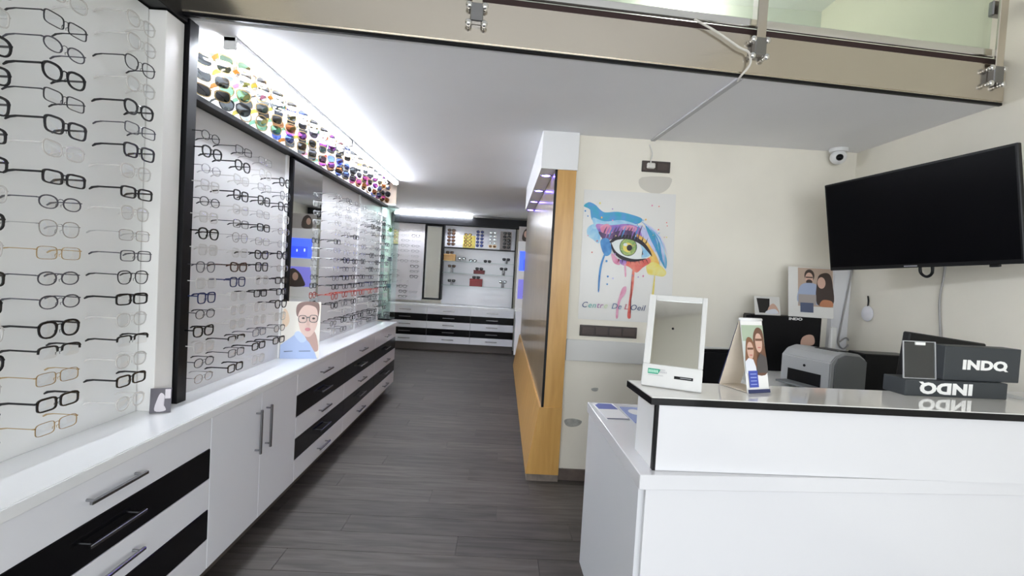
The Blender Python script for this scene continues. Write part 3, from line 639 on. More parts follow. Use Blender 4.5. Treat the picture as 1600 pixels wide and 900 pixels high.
def case_box(x, z, wd, h, ma, nm, lb, sun):
    t = thing(nm, lb, 'box', (x, 9.31, z)); bm = bmesh.new(); box(bm, -wd/2, wd/2, -0.06, 0.06, 0, h*0.72); obj('box_base', bm, ma, t, bevel=0.003)
    bm = bmesh.new(); box(bm, -wd/2-0.002, wd/2+0.002, -0.062, 0.062, h*0.72+0.001, h); obj('box_lid', bm, ma, t, bevel=0.003)
    sunglasses(sun, 'black', 'square', (x, 9.27, z+h+0.026), R(-90), f'{sun} sunglasses on top of the ' + lb.split(' on ')[0], 'sunglasses on the shelf boxes', False, 0.07)
redm = mat('red_box', (0.30, 0.02, 0.02), 0.4)
case_box(-0.50, 1.243, 0.24, 0.145, redm, 'red_box', 'large red box on the lowest glass shelf', 'black')
case_box(-0.45, 1.483, 0.21, 0.075, mat('dark_red_box', (0.20, 0.015, 0.018), 0.4), 'red_box', 'flat dark red box on the middle glass shelf', 'dark grey')
case_box(-1.03, 1.708, 0.22, 0.13, oak, 'wooden_box', 'brown wooden box on the top glass shelf', 'brown')
# white column with two backlit blue pictures, over a low white side cabinet
sc_ = thing('side_cabinet', 'low white side cabinet beside the end of the wood wall', 'cabinet', (0.52, 8.65, 0.0))
boxobj('carcass', (-0.245, 0.27, -0.33, 0.33, 0.12, 0.88), white_g, sc_, 0.003); boxobj('plinth', (-0.20, 0.27, -0.28, 0.30, 0, 0.12), dark_gap, sc_); boxobj('worktop', (-0.255, 0.275, -0.335, 0.33, 0.88, 0.91), worktop_m, sc_, 0.003)
pc = thing('picture_column', 'white column with two glowing blue pictures behind the wood wall', 'display column', (0.52, 8.42, 0.91))
boxobj('column_body', (-0.27, 0.27, -0.05, 0.10, 0, 1.19), white_s, pc, 0.003)
bluep = mat('backlit_blue_print', (0.05, 0.10, 0.75), 0.3, emit=(0.04, 0.10, 0.95), estr=0.9); violp = mat('backlit_violet_print', (0.16, 0.15, 0.50), 0.3, emit=(0.16, 0.15, 0.60), estr=0.5)
boxobj('upper_picture', (-0.235, 0.235, -0.056, -0.05, 0.68, 1.02), bluep, pc); boxobj('lower_picture', (-0.235, 0.235, -0.056, -0.05, 0.19, 0.53), violp, pc)
sh = Sheet(pc, (0, -0.056, 0), (1,0,0), (0,0,1), (0,-1,0)); skin = mat('print_skin', (0.62, 0.40, 0.31), 0.5); hair = mat('print_dark_hair', (0.045, 0.028, 0.022), 0.5)
sh.rect('printed_panel', -0.16, 0.16, 0.70, 0.88, mat('backlit_deep_blue', (0.02, 0.06, 0.6), 0.3, emit=(0.02, 0.05, 0.9), estr=1.0)); sh.oval('printed_spot', -0.11, 0.82, 0.014, 0.03, mat('backlit_pale_blue', (0.5, 0.6, 0.9), 0.3, emit=(0.4, 0.55, 1.0), estr=1.0)); sh.oval('printed_spot', 0.02, 0.81, 0.012, 0.025, MATS['backlit_pale_blue'])
sh.shape('printed_hair', [(-0.13,0.20),(-0.10,0.33),(-0.03,0.44),(0.08,0.50),(0.16,0.42),(0.18,0.20)], hair, 4); sh.oval('printed_face', 0.03, 0.36, 0.05, 0.07, skin)
bm = bmesh.new(); box(bm, -0.27, 0.20, -0.012, 0.012, 0, 0.26)
pp = thing('photo_board', 'grey photo board with a figure on top of the white column', 'picture', (0.52, 8.42, 2.101)); obj('board', bm, mat('grey_photo', (0.45, 0.42, 0.40), 0.5), pp)
sh = Sheet(pp, (0, -0.012, 0), (1,0,0), (0,0,1), (0,-1,0)); sh.shape('printed_hair', [(-0.20,0.02),(-0.19,0.17),(-0.12,0.24),(-0.04,0.18),(-0.03,0.02)], hair, 4); sh.oval('printed_face', -0.14, 0.13, 0.04, 0.06, skin)

# ================================================================= WOOD PARTITION
wp = thing('wood_partition', 'tall oak partition wall with dark edge strip and sloping base box', 'partition', (0.43, 3.55, 0))
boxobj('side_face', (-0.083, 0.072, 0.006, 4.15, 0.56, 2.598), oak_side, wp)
boxobj('front_edge', (-0.066, 0.073, 0.0, 0.006, 0.56, 2.325), oak, wp)
boxobj('edge_strip', (-0.084, -0.066, -0.004, 0.006, 0.56, 2.325), black_s, wp)
bm = bmesh.new()
for y in (-0.012, 4.18):
    pass
pr = [(-0.175, 0.055), (0.073, 0.055), (0.073, 0.56), (-0.098, 0.56)]
A = [bm.verts.new((p[0], -0.012, p[1])) for p in pr]; B = [bm.verts.new((p[0], 4.18, p[1])) for p in pr]
bm.faces.new(A); bm.faces.new(B[::-1])
for i in range(4): bm.faces.new((A[i], A[(i+1) % 4], B[(i+1) % 4], B[i]))
obj('base_box', bm, oak, wp)
boxobj('base_plinth', (-0.165, 0.073, 0.0, 4.17, 0.0, 0.055), mat('scuffed_plinth', (0.22, 0.18, 0.15), 0.6, noise=0.4, nscale=10), wp)
so = thing('ceiling_box', 'white ceiling box with blue spotlights above the wood partition', 'ceiling box', (0.375, 3.54, 2.325))
boxobj('box_body', (-0.135, 0.135, 0.0, 2.42, 0.0, 0.275), white_s, so, 0.002)
for i, y in enumerate((3.78, 4.49, 5.18, 5.86)):
    t = thing('blue_spotlight', f'glowing blue recessed spotlight, {ORD[i]} from the wall with the eye picture', 'light', (0.297, y, 2.325), group='blue spotlights')
    bm = bmesh.new(); lathe(bm, [(0.050, 0.0), (0.050, -0.004), (0.040, -0.007), (0.034, -0.004), (0.034, 0.0)], 20); obj('ring', bm, chrome, t, smooth=True)
    bm = bmesh.new(); lathe(bm, [(0.033, -0.001), (0.033, -0.004), (0.020, -0.006)], 20); obj('bulb', bm, blue_m, t)

# ================================================================= WALL WITH THE EYE PICTURE
ep = thing('eye_picture', 'colourful watercolour eye picture on a pale sheet with shop name', 'picture', at(905, 500, y=YE-0.004))
epo = ep.location.copy()
def wp2(pts): return [(at(a, b, y=YE).x - epo.x, at(a, b, y=YE).z - epo.z) for a, b in pts]
bm = bmesh.new(); q = wp2([(903,498),(1048,506),(1056,304),(913,296)])
f0 = [bm.verts.new((a, 0.0, b)) for a, b in q]; f1 = [bm.verts.new((a, 0.003, b)) for a, b in q]; bm.faces.new(f0); bm.faces.new(f1[::-1])
for i in range(4): bm.faces.new((f0[i], f0[(i+1) % 4], f1[(i+1) % 4], f1[i]))
obj('sheet', bm, mat('pale_printed_sheet', (0.79, 0.78, 0.75), 0.3), ep)
sh = Sheet(ep, (0, 0, 0), (1,0,0), (0,0,1), (0,-1,0))
def wc(name, c1, c2, sc=14):
    """watercolour: two pigments mingling"""
    if name in MATS: return MATS[name]
    ma = woody(name, c1, c2, sc, (1, 1, 1), 0.45); return ma
W = dict(teal=wc('wash_teal', (0.03, 0.42, 0.55), (0.10, 0.30, 0.72)), sky=wc('wash_sky', (0.22, 0.52, 0.80), (0.50, 0.75, 0.88)), violet=wc('wash_violet', (0.22, 0.14, 0.55), (0.62, 0.28, 0.60)),
         pink=wc('wash_pink', (0.75, 0.22, 0.38), (0.82, 0.45, 0.60)), plum=wc('wash_plum', (0.05, 0.03, 0.09), (0.20, 0.10, 0.26)), orange=wc('wash_orange', (0.86, 0.40, 0.06), (0.88, 0.62, 0.16)),
         yellow=wc('wash_yellow', (0.86, 0.68, 0.08), (0.85, 0.78, 0.30)), red=wc('wash_red', (0.75, 0.08, 0.07), (0.85, 0.28, 0.20)), blue=wc('wash_blue', (0.03, 0.18, 0.52), (0.10, 0.36, 0.70)), lilac=wc('wash_lilac', (0.50, 0.50, 0.82), (0.70, 0.72, 0.90)), iris=wc('wash_iris', (0.10, 0.30, 0.08), (0.55, 0.62, 0.20), 40), ink=mat('ink_black', (0.02, 0.015, 0.025), 0.5), eyew=mat('eye_white_wash', (0.80, 0.85, 0.84), 0.4))
for nm, ma, pts in (
    ('sky_wash', 'sky', [(918,356),(930,350),(938,362),(936,380),(926,374),(918,368)]),
    ('teal_wash', 'teal', [(912,322),(920,316),(930,320),(938,328),(946,332),(965,331),(985,335),(1003,342),(996,350),(972,350),(950,352),(934,352),(924,342),(922,328)]),
    ('blue_wash', 'sky', [(926,340),(945,346),(970,344),(992,350),(1006,360),(996,366),(970,360),(945,358),(930,354)]),
    ('violet_wash', 'violet', [(932,350),(955,352),(980,350),(1000,356),(1012,368),(1006,378),(985,366),(960,364),(942,366),(934,360)]),
    ('pink_wash', 'pink', [(938,354),(950,350),(956,360),(948,366),(940,363)]), ('pink_wash', 'pink', [(970,356),(984,352),(996,358),(984,364)]),
    ('plum_wash', 'plum', [(935,362),(950,366),(970,360),(990,362),(1000,372),(1010,384),(990,376),(970,372),(955,374),(944,376)]),
    ('lilac_wash', 'lilac', [(1000,352),(1012,362),(1022,380),(1024,394),(1014,386),(1004,372)]),
    ('teal_streak', 'teal', [(1008,352),(1022,368),(1034,386),(1041,404),(1040,420),(1032,408),(1024,390),(1015,372)]),
    ('orange_wash', 'orange', [(994,366),(1008,374),(1018,388),(1026,402),(1030,416),(1020,424),(1010,412),(1010,396),(1002,382)]),
    ('yellow_wash', 'yellow', [(1010,414),(1024,410),(1040,424),(1036,432),(1022,430),(1012,428)]),
    ('red_wash', 'red', [(958,402),(975,408),(995,406),(1012,402),(1016,410),(1004,418),(994,426),(984,418),(972,412)]),
    ('pink_wash', 'pink', [(955,396),(964,404),(968,414),(958,410)]), ('blue_wash', 'blue', [(938,376),(948,372),(955,382),(954,396),(946,400),(940,390)]), ('violet_wash', 'violet', [(968,406),(978,408),(976,415),(969,412)]),
    ('blue_drip', 'blue', [(944,396),(946,397),(941,412),(938,430),(936,454),(934,454),(935,430),(938,412)]), ('red_drip', 'red', [(988,420),(991,420),(989,450),(984,480),(985,496),(980,496),(981,480),(985,450)]),
    ('pink_drip', 'pink', [(972,450),(978,448),(977,458),(970,468),(966,482),(965,496),(962,496),(963,480),(967,464)]), ('pink_drip', 'pink', [(975,414),(977,414),(978,430),(976,432)]), ('yellow_drip', 'yellow', [(1022,430),(1023,430),(1021,460),(1018,492),(1016,492),(1018,460)]),
    ('eye_white', 'eyew', [(954,376),(964,373),(982,372),(1000,380),(1012,392),(1016,400),(1000,407),(980,405),(964,398),(956,388)]),
    ('eye_shade', 'sky', [(1000,382),(1012,393),(1014,400),(1002,403),(1004,394)])):
    sh.shape(nm, wp2(pts), W[ma], 4, 0.0003)
c0 = wp2([(981, 386)])[0]
sh.oval('iris_ring', c0[0], c0[1], 0.066, 0.068, W['ink'], 28); sh.oval('iris', c0[0], c0[1], 0.062, 0.064, W['iris'], 28); sh.oval('iris_glow', c0[0]-0.004, c0[1]-0.004, 0.036, 0.036, W['yellow'], 20); sh.oval('pupil', c0[0]+0.010, c0[1]-0.006, 0.021, 0.023, W['ink'], 20); sh.oval('glint', c0[0]-0.022, c0[1]+0.016, 0.016, 0.012, W['eyew'], 14)
sh.shape('upper_lid', wp2([(952,378),(962,370),(982,367),(1002,376),(1014,390),(1018,401),(1011,393),(1000,382),(982,374),(964,375),(956,379)]), W['ink'], 4)
sh.shape('lower_lid', wp2([(954,378),(960,391),(972,400),(990,405),(1010,404),(990,409),(970,405),(957,393)]), W['ink'], 4)
for i in range(9):
    a = (960 + i*6, 372 + (i-3)**2*0.35); sh.shape('lash', wp2([(a[0]-1.0, a[1]), (a[0]+1.0, a[1]), (a[0]+(i-4)*1.0, a[1]-10)]), W['ink'])
for a, b, r_ in ((947,408,0.008),(949,432,0.007),(948,444,0.006),(914,330,0.006),(918,338,0.005)): 
    c = wp2([(a, b)])[0]; sh.oval('paint_dot', c[0], c[1], r_, r_*1.1, W['blue'], 10)
rs = random.Random(3)
for i in range(14):                                                       # feathery strokes sweeping to the right of the lid
    x0, y0 = 1000 + i*1.6, 346 + i*1.2; x1, y1 = 1030 + rs.uniform(-6, 12), 384 + i*3 + rs.uniform(-4, 4)
    mx_, my_ = (x0+x1)/2 + 6, (y0+y1)/2 - 6
    sh.shape('brush_stroke', wp2([(x0, y0), (mx_, my_), (x1, y1), (mx_-1.6, my_+1.8)]), W[('teal', 'sky', 'lilac')[i % 3]], 3, 0.0002)
for i in range(12):                                                       # strands of the brow shadow
    x0 = 940 + i*5; sh.shape('brush_stroke', wp2([(x0, 371 + abs(i-5)*0.8), (x0+3, 362), (x0+8, 353 + rs.uniform(-2, 2)), (x0+4.6, 363)]), W[('plum', 'violet', 'blue', 'plum')[i % 4]], 3, 0.0002)
for i in range(8):
    a_ = 966 + i*6; sh.shape('lash', wp2([(a_-0.8, 404.5 + (1 if i > 3 else 0)), (a_+0.8, 405 + (1 if i > 3 else 0)), (a_+(i-3)*0.9, 412 + (i % 2))]), W['ink'])
for i in range(30):
    c = wp2([(rs.uniform(916, 1044), rs.uniform(318, 440))])[0]; q_ = rs.uniform(0.0025, 0.007)
    sh.oval('paint_dot', c[0], c[1], q_, q_*rs.uniform(0.8, 1.4), W[rs.choice(['teal','sky','pink','violet','orange','red','yellow','lilac'])], 8)
o_ = epo
un = (at(1010,484,y=YE) - at(906,478,y=YE)).normalized()
for word, px, py, ma in (('C', 907.5, 479.5, mat('text_navy', (0.05, 0.08, 0.20), 0.5)), ('en', 917.5, 480, mat('text_teal', (0.12, 0.45, 0.42), 0.5)), ('tr', 931, 480.5, mat('text_plum', (0.35, 0.12, 0.35), 0.5)), ('e', 942, 481, mat('text_lime', (0.62, 0.75, 0.45), 0.5)), ('De', 954, 482, mat('text_slate', (0.12, 0.20, 0.35), 0.5)), ("L'", 974, 483, mat('text_red', (0.55, 0.12, 0.18), 0.5)), ('Oeil', 983, 484, MATS['text_navy'])):
    p = at(px, py, y=YE); text_obj('lettering', word, ma, ep, (p.x-epo.x, -0.012, p.z-epo.z), un, (0,0,1), 0.060, 0.0, 1.0, 0.25, 1.1)
# high socket, switch strip, pale board
def plate(name, label, cat, px0, py0, px1, py1, ma, mods, th=0.012):
    a, b = at(px0, py0, y=YE), at(px1, py1, y=YE); w_, h_ = b.x-a.x, a.z-b.z
    t = thing(name, label, cat, ((a.x+b.x)/2, YE, (a.z+b.z)/2), (0, R(3.0)*0, 0))
    boxobj('plate', (-w_/2, w_/2, -th, 0, -h_/2, h_/2), ma, t, 0.003)
    mw = (w_-0.02)/mods
    for i in range(mods): boxobj('module', (-w_/2+0.01+i*mw+0.004, -w_/2+0.01+(i+1)*mw-0.004, -th-0.005, -th, -h_/2+0.012, h_/2-0.012), mat('dark_brown_module', (0.085, 0.065, 0.058), 0.25), t, 0.002)
    return t
t = plate('wall_socket', 'dark brown double wall socket high on the wall with white plug', 'socket', 1003, 251, 1046, 271, brownsw, 2)
boxobj('plug', (-0.075, -0.015, -0.045, -0.018, -0.02, 0.02), cord_m, t, 0.006)
plate('switch_plate', 'long dark brown four-gang switch plate under the eye picture', 'switch', 906, 507, 994, 529, brownsw, 4)
bm = bmesh.new(); box(bm, 0.512, 1.75, YE-0.018, YE, 0.915, 1.075)
tag(obj('wall_board', bm, mat('pale_wall_board', (0.72, 0.72, 0.70), 0.4), bevel=0.002), 'plain pale horizontal board screwed to the wall under the switches', 'board')
# dome camera
t = thing('security_camera', 'white dome security camera with black lens in the ceiling corner', 'camera', (2.43, 3.53, 2.60))
bm = bmesh.new(); cyl(bm, (0,0,0), (0,0,-0.025), 0.062, n=24); obj('mount', bm, white_s, t, smooth=False)
bm = bmesh.new(); sphere(bm, (0,0,-0.06), 0.054, u=20, v=12); obj('dome', bm, white_s, t, smooth=True)
bm = bmesh.new(); sphere(bm, (-0.018,-0.042,-0.072), 0.024); obj('lens', bm, black_g, t, smooth=True)

# ================================================================= TELEVISION
TL, TR, BR_, BLc = Vector((2.11,3.18,2.249)), Vector((2.378,2.22,2.296)), Vector((2.456,2.22,1.731)), Vector((2.194,3.18,1.685))
tc = (TL+TR+BR_+BLc)/4; tu = ((TR-TL)+(BR_-BLc)).normalized(); tv = ((TL-BLc)+(TR-BR_)); tv = (tv - tu*tv.dot(tu)).normalized(); tn = tu.cross(tv)
TW, TH = ((TR-TL).length+(BR_-BLc).length)/2, ((TL-BLc).length+(TR-BR_).length)/2
tvt = thing('television', 'large black flat television on a wall bracket above the desk', 'television', tc)
tvt.matrix_world = Matrix(((tu.x,tn.x*-1,tv.x,tc.x),(tu.y,-tn.y,tv.y,tc.y),(tu.z,-tn.z,tv.z,tc.z),(0,0,0,1)))
boxobj('bezel', (-TW/2, TW/2, 0.0, 0.028, -TH/2, TH/2), black_p, tvt, 0.004)
boxobj('screen', (-TW/2+0.012, TW/2-0.012, -0.0015, 0.0, -TH/2+0.022, TH/2-0.012), mat('tv_screen', (0.002, 0.002, 0.003), 0.25, spec=0.06), tvt)
boxobj('rear_housing', (-TW*0.35, TW*0.35, 0.028, 0.06, -TH*0.38, TH*0.15), black_p, tvt, 0.008)
text_obj('maker_mark', 'SAMSUNG', mat('tv_mark', (0.25, 0.25, 0.27), 0.4), tvt, (-0.03, -0.001, -TH/2+0.007), (1,0,0), (0,0,1), 0.010, 0, 1.3) if False else boxobj('maker_mark', (-0.035, 0.035, -0.0008, 0.0, -TH/2+0.006, -TH/2+0.014), mat('tv_mark', (0.25, 0.25, 0.27), 0.4), tvt)
boxobj('foot_stub', (TW*0.36, TW*0.40, 0.004, 0.024, -TH/2-0.012, -TH/2), black_p, tvt, 0.002)
bm = bmesh.new(); tube(bm, smooth_path([(0.03, 0.034, -TH/2+0.02), (0.028, 0.034, -TH/2-0.03), (0.055, 0.036, -TH/2-0.055), (0.085, 0.036, -TH/2-0.035), (0.09, 0.034, -TH/2+0.02)], 5), 0.008); obj('cable_loop', bm, black_p, tvt, smooth=True)
tb = thing('television_bracket', 'black swivel wall bracket holding the large television', 'bracket', (XR, tc.y, tc.z))
q = tvt.matrix_world @ Vector((0, 0.0625, 0)) - tb.location
bm = bmesh.new(); tube(bm, [q, q*0.5 + Vector((0, 0.05, 0)), (-0.03, 0, 0)], 0.018, 8); obj('bracket_arm', bm, black_p, tb)
boxobj('wall_plate', (-0.034, -0.022, -0.06, 0.06, -0.09, 0.09), black_p, tb, 0.003)
# cables on the right wall
grey_c = mat('grey_cable', (0.35, 0.34, 0.33), 0.5)
bm = bmesh.new(); tube(bm, smooth_path([at(1478,395,x=XR-0.008), at(1475,430,x=XR-0.008), at(1468,470,x=XR-0.008), at(1470,530,x=XR-0.008), at(1470,575,x=XR-0.008)], 5), 0.006)
tag(obj('grey_cable', bm, grey_c, smooth=True), 'grey cable hanging down the wall under the television centre', 'cable')
bm = bmesh.new(); tube(bm, smooth_path([at(1334,400,y=YE-0.060), at(1330,430,y=YE-0.060), at(1322,470,y=YE-0.060), at(1314,510,y=YE-0.060), at(1310,536,y=YE-0.062), at(1318,545,y=YE-0.065), at(1327,536,y=YE-0.065), at(1322,528,y=YE-0.065), at(1312,534,y=YE-0.065)], 5), 0.006)
tag(obj('grey_cable', bm, grey_c, smooth=True), 'grey cable running down the wall corner and coiled behind the printer', 'cable')
c = at(1355, 490, x=XR-0.012)
t = thing('hanging_pad', 'white round pad hanging on the wall by a dark cord', 'pad', c)
bm = bmesh.new(); sphere(bm, (0,0,0), 0.056, sx=0.2, u=20, v=12); obj('pad', bm, mat('white_foam', (0.80, 0.80, 0.84), 0.7), t, smooth=True)
bm = bmesh.new(); tube(bm, smooth_path([(0.0, 0, 0.05), (0.004, 0.004, 0.09), (0.004, 0.012, 0.125)], 5), 0.005); obj('cord', bm, black_p, t, smooth=True)
bm = bmesh.new(); box(bm, 2.49, XR, YE-0.05, YE, 0.0, 1.72); tag(obj('pipe_casing', bm, mat('white_casing', (0.74, 0.74, 0.76), 0.5), bevel=0.004), 'white boxed pipe casing in the wall corner below the television', 'casing')

# ================================================================= RECEPTION DESK
dk = thing('reception_desk', 'white reception desk with a raised counter and black-edged top', 'desk', (0.517, 1.634, 0))
D0 = Vector((0.517, 1.634, 0))
def dprism(name, pts, z0, z1, ma, bevel=0.0):
    bm = bmesh.new(); prism(bm, [(p[0]-D0.x, p[1]-D0.y) for p in pts], z0, z1); return obj(name, bm, ma, dk, bevel=bevel)
XE = 2.60
fy = lambda x: 1.634 + (x-0.517)*0.072
white_d = mat('white_desk_laminate', (0.68, 0.68, 0.70), 0.20, coat=0.25)
dprism('worktop', [(0.517, fy(0.517)), (XE, fy(XE)), (XE, 2.44), (1.02, 2.44), (1.02, 2.567), (0.500, 2.567)], 0.822, 0.875, white_d, 0.002)
dprism('front_panel', [(0.545, fy(0.545)+0.012), (XE, fy(XE)+0.012), (XE, fy(XE)+0.032), (0.545, fy(0.545)+0.032)], 0.0, 0.822, white_d)
dprism('side_panel', [(0.525, 1.668), (0.545, 1.668), (0.530, 2.555), (0.508, 2.555)], 0.0, 0.822, mat('grey_white_side', (0.62, 0.63, 0.65), 0.35))
uy = lambda x: 1.678 + (x-0.575)*0.030
dprism('raised_front', [(0.583, uy(0.583)), (XE, uy(XE)), (XE, uy(XE)+0.02), (0.583, uy(0.583)+0.02)], 0.876, 1.112, white_d)
dprism('raised_edge', [(0.572, uy(0.572)-0.001), (0.583, uy(0.583)-0.001), (0.583, uy(0.583)+0.02), (0.572, uy(0.583)+0.02)], 0.876, 1.112, black_s)
dprism('raised_side', [(0.573, uy(0.573)+0.02), (0.592, uy(0.592)+0.02), (0.588, 1.885), (0.568, 1.885)], 0.876, 1.112, white_s)
ty = lambda x: 1.664 + (x-0.549)*0.024; by = lambda x: 1.932 + (x-0.54)*0.055
top_pts = [(0.549, ty(0.549)), (XE, ty(XE)), (XE, by(XE)), (0.532, by(0.532))]
dprism('raised_top_edge', top_pts, 1.114, 1.138, black_g)
dprism('raised_top', [(0.553, ty(0.549)+0.004), (XE, ty(XE)+0.004), (XE, by(XE)-0.003), (0.536, by(0.532)-0.003)], 1.138, 1.141, mat('polished_white_top', (0.80, 0.78, 0.74), 0.06, coat=0.6))
ZT = 1.1412
# brochures on the low wing
t = thing('brochure', 'white and blue brochure lying on the low wing of the desk', 'brochure', (0.585, 2.40, 0.8752), (0,0,R(4)))
boxobj('booklet', (-0.055, 0.055, -0.14, 0.14, 0, 0.004), mat('brochure_white', (0.80, 0.79, 0.80), 0.3), t)
sh = Sheet(t, (0,0,0.004), (1,0,0), (0,1,0), (0,0,1)); sh.shape('blue_print', [(-0.05,0.03),(0.052,0.03),(0.045,0.13),(-0.025,0.135),(-0.052,0.10)], mat('print_blue', (0.10, 0.13, 0.42), 0.35)); sh.rect('blue_band', -0.055, 0.055, -0.14, -0.125, mat('print_navy', (0.03, 0.04, 0.12), 0.35))
t = thing('brochure', 'blue photo brochure lying under the raised counter', 'brochure', (0.715, 2.36, 0.8752), (0,0,R(2)))
boxobj('booklet', (-0.055, 0.055, -0.13, 0.13, 0, 0.004), mat('brochure_blue', (0.22, 0.28, 0.55), 0.3), t); sh = Sheet(t, (0,0,0.004), (1,0,0), (0,1,0), (0,0,1)); sh.oval('printed_shape', 0.0, 0.04, 0.035, 0.05, MATS['brochure_white'])
# countertop mirror
pA, pB = Vector((0.563, 1.845, ZT)), Vector((0.764, 1.757, ZT))
t = thing('counter_mirror', 'white framed tabletop mirror with green and black labels on the counter', 'mirror', (pA+pB)/2, (R(-17), 0, math.atan2(pB.y-pA.y, pB.x-pA.x)))
MW, MH = (pB-pA).length/2, 0.368
frm = mat('white_mirror_frame', (0.68, 0.68, 0.67), 0.2)
for nm, b in (('frame_foot', (-MW, MW, -0.006, 0.016, 0.002, 0.088)), ('frame_side', (-MW, -MW+0.026, -0.006, 0.016, 0.088, MH)), ('frame_side', (MW-0.018, MW, -0.006, 0.016, 0.088, MH)), ('frame_top', (-MW+0.026, MW-0.018, -0.006, 0.016, MH-0.022, MH))): boxobj(nm, b, frm, t, 0.003)
boxobj('mirror_glass', (-MW+0.026, MW-0.018, 0.0, 0.010, 0.088, MH-0.022), mat('counter_mirror_silver', (0.90, 0.91, 0.89), 0.05, 1.0), t)
bm = bmesh.new(); cyl(bm, (-0.01, -0.002, 0.235), (-0.01, 0.0005, 0.235), 0.0045, n=12); obj('screw_dot', bm, black_p, t)
bm = bmesh.new(); box(bm, -0.05, 0.05, 0.016, 0.02, 0.03, 0.30); o2 = obj('rear_strut', bm, frm, t); 
bm = bmesh.new(); cyl(bm, (0, 0.02, 0.24), (0, 0.060, 0.030), 0.006, n=8); obj('strut_leg', bm, chrome, t)
sh = Sheet(t, (0, -0.0062, 0), (1,0,0), (0,0,1), (0,-1,0))
sh.shape('green_label', [(-0.088,0.050),(-0.050,0.050),(-0.040,0.070),(-0.088,0.070)], mat('label_green', (0.02, 0.33, 0.20), 0.4)); sh.shape('black_label', [(0.010,0.040),(0.078,0.040),(0.078,0.051),(0.010,0.051)], black_s)
lm_ = mat('label_mint', (0.50, 0.80, 0.66), 0.5); mat('label_grey', (0.45, 0.45, 0.47), 0.5)
for i_ in range(6): sh.rect('worn_letter', -0.085+i_*0.0062, -0.0812+i_*0.0062, 0.0545, 0.0655, lm_)
for i_ in range(5): sh.rect('worn_letter', -0.044+i_*0.0058, -0.0412+i_*0.0058, 0.055, 0.0625, MATS['label_grey'])
sh.rect('small_print', -0.085, -0.03, 0.044, 0.0465, MATS['label_grey']); sh.rect('small_print', 0.032, 0.072, 0.0445, 0.0465, MATS['label_grey']); sh.rect('small_print', -0.044, -0.024, 0.0665, 0.069, MATS['label_grey'])
# tent calendar
pA, pB = Vector((0.985, 1.812, ZT)), Vector((1.098, 1.90, ZT))
pA = Vector((0.965, 1.80, ZT)); pB = Vector((1.062, 1.835, ZT))
ang = math.atan2(pB.y-pA.y, pB.x-pA.x)
t = thing('desk_calendar', 'standing tent calendar with photo of two women and blue text block', 'calendar', (pA+pB)/2, (0,0,ang))
CW, CH, CD = 0.056, 0.275, 0.145
paper = mat('calendar_paper', (0.82, 0.81, 0.79), 0.5); beige = mat('calendar_back_card', (0.66, 0.58, 0.48), 0.6)
def slab(name, a0, a1, th, ma, wd=CW):
    bm = bmesh.new(); A = [bm.verts.new(p) for p in ((-wd,*a0),(wd,*a0),(wd,*a1),(-wd,*a1))]; d_ = Vector((0, a1[0]-a0[0], a1[1]-a0[1])).normalized(); n_ = Vector((0, d_.z, -d_.y))*th
    B = [bm.verts.new(v_.co + n_) for v_ in A]; bm.faces.new(A); bm.faces.new(B[::-1])
    for i in range(4): bm.faces.new((A[i], A[(i+1) % 4], B[(i+1) % 4], B[i]))
    return obj(name, bm, ma, t)
slab('front_card', (0.0, 0.0), (CD*0.42, CH), 0.003, paper); slab('back_card', (CD, 0.0), (CD*0.46, CH), -0.003, beige); slab('base_card', (0.006, 0.004), (CD-0.006, 0.004), 0.002, beige); slab('leaf', (CD+0.004, 0.006), (CD*0.47+0.004, CH-0.01), -0.001, MATS['print_navy'])
bm = bmesh.new(); cyl(bm, (-CW, CD*0.44, CH+0.002), (CW, CD*0.44, CH+0.002), 0.007, n=10); obj('binding', bm, white_s, t, smooth=True)
upv = Vector((0, CD*0.42, CH)).normalized(); sh = Sheet(t, (0,-0.0005,0), (1,0,0), upv, Vector((0,-upv.z,upv.y)))
sh.rect('photo_sky', -CW, CW, 0.075, 0.262, mat('print_pale', (0.62, 0.68, 0.66), 0.4)); sh.rect('photo_greenery', -CW, CW, 0.20, 0.262, mat('print_sage', (0.40, 0.48, 0.36), 0.5))
bhm = mat('print_brown_hair', (0.15, 0.07, 0.04), 0.5)
sh.shape('photo_hair', [(-0.008,0.076),(-0.004,0.15),(0.0,0.22),(0.022,0.252),(0.050,0.240),(0.055,0.18),(0.055,0.076)], bhm, 4); sh.shape('photo_face', [(0.010,0.17),(0.008,0.205),(0.018,0.228),(0.036,0.226),(0.044,0.20),(0.038,0.168),(0.024,0.155)], skin, 4); sh.rect('photo_sunglasses', 0.009, 0.043, 0.200, 0.209, bhm); sh.rect('photo_mouth', 0.018, 0.033, 0.172, 0.176, mat('print_lip', (0.5, 0.15, 0.14), 0.5))
sh.shape('photo_hair', [(-0.050,0.10),(-0.046,0.17),(-0.034,0.212),(-0.010,0.208),(0.002,0.17),(0.006,0.10)], mat('print_chestnut', (0.22, 0.10, 0.05), 0.5), 4); sh.shape('photo_face', [(-0.036,0.14),(-0.040,0.17),(-0.030,0.194),(-0.014,0.192),(-0.006,0.166),(-0.012,0.138),(-0.024,0.128)], skin, 4); sh.rect('photo_sunglasses', -0.038, -0.008, 0.166, 0.174, bhm); sh.rect('photo_mouth', -0.030, -0.016, 0.143, 0.147, MATS['print_lip'])
sh.shape('photo_dress', [(-0.056,0.076),(-0.056,0.12),(-0.038,0.134),(-0.014,0.128),(-0.004,0.10),(-0.002,0.076)], mat('print_white', (0.72, 0.74, 0.80), 0.4)); sh.shape('photo_jacket', [(-0.002,0.076),(0.004,0.125),(0.024,0.152),(0.056,0.135),(0.056,0.076)], mat('print_charcoal', (0.08, 0.07, 0.07), 0.4))
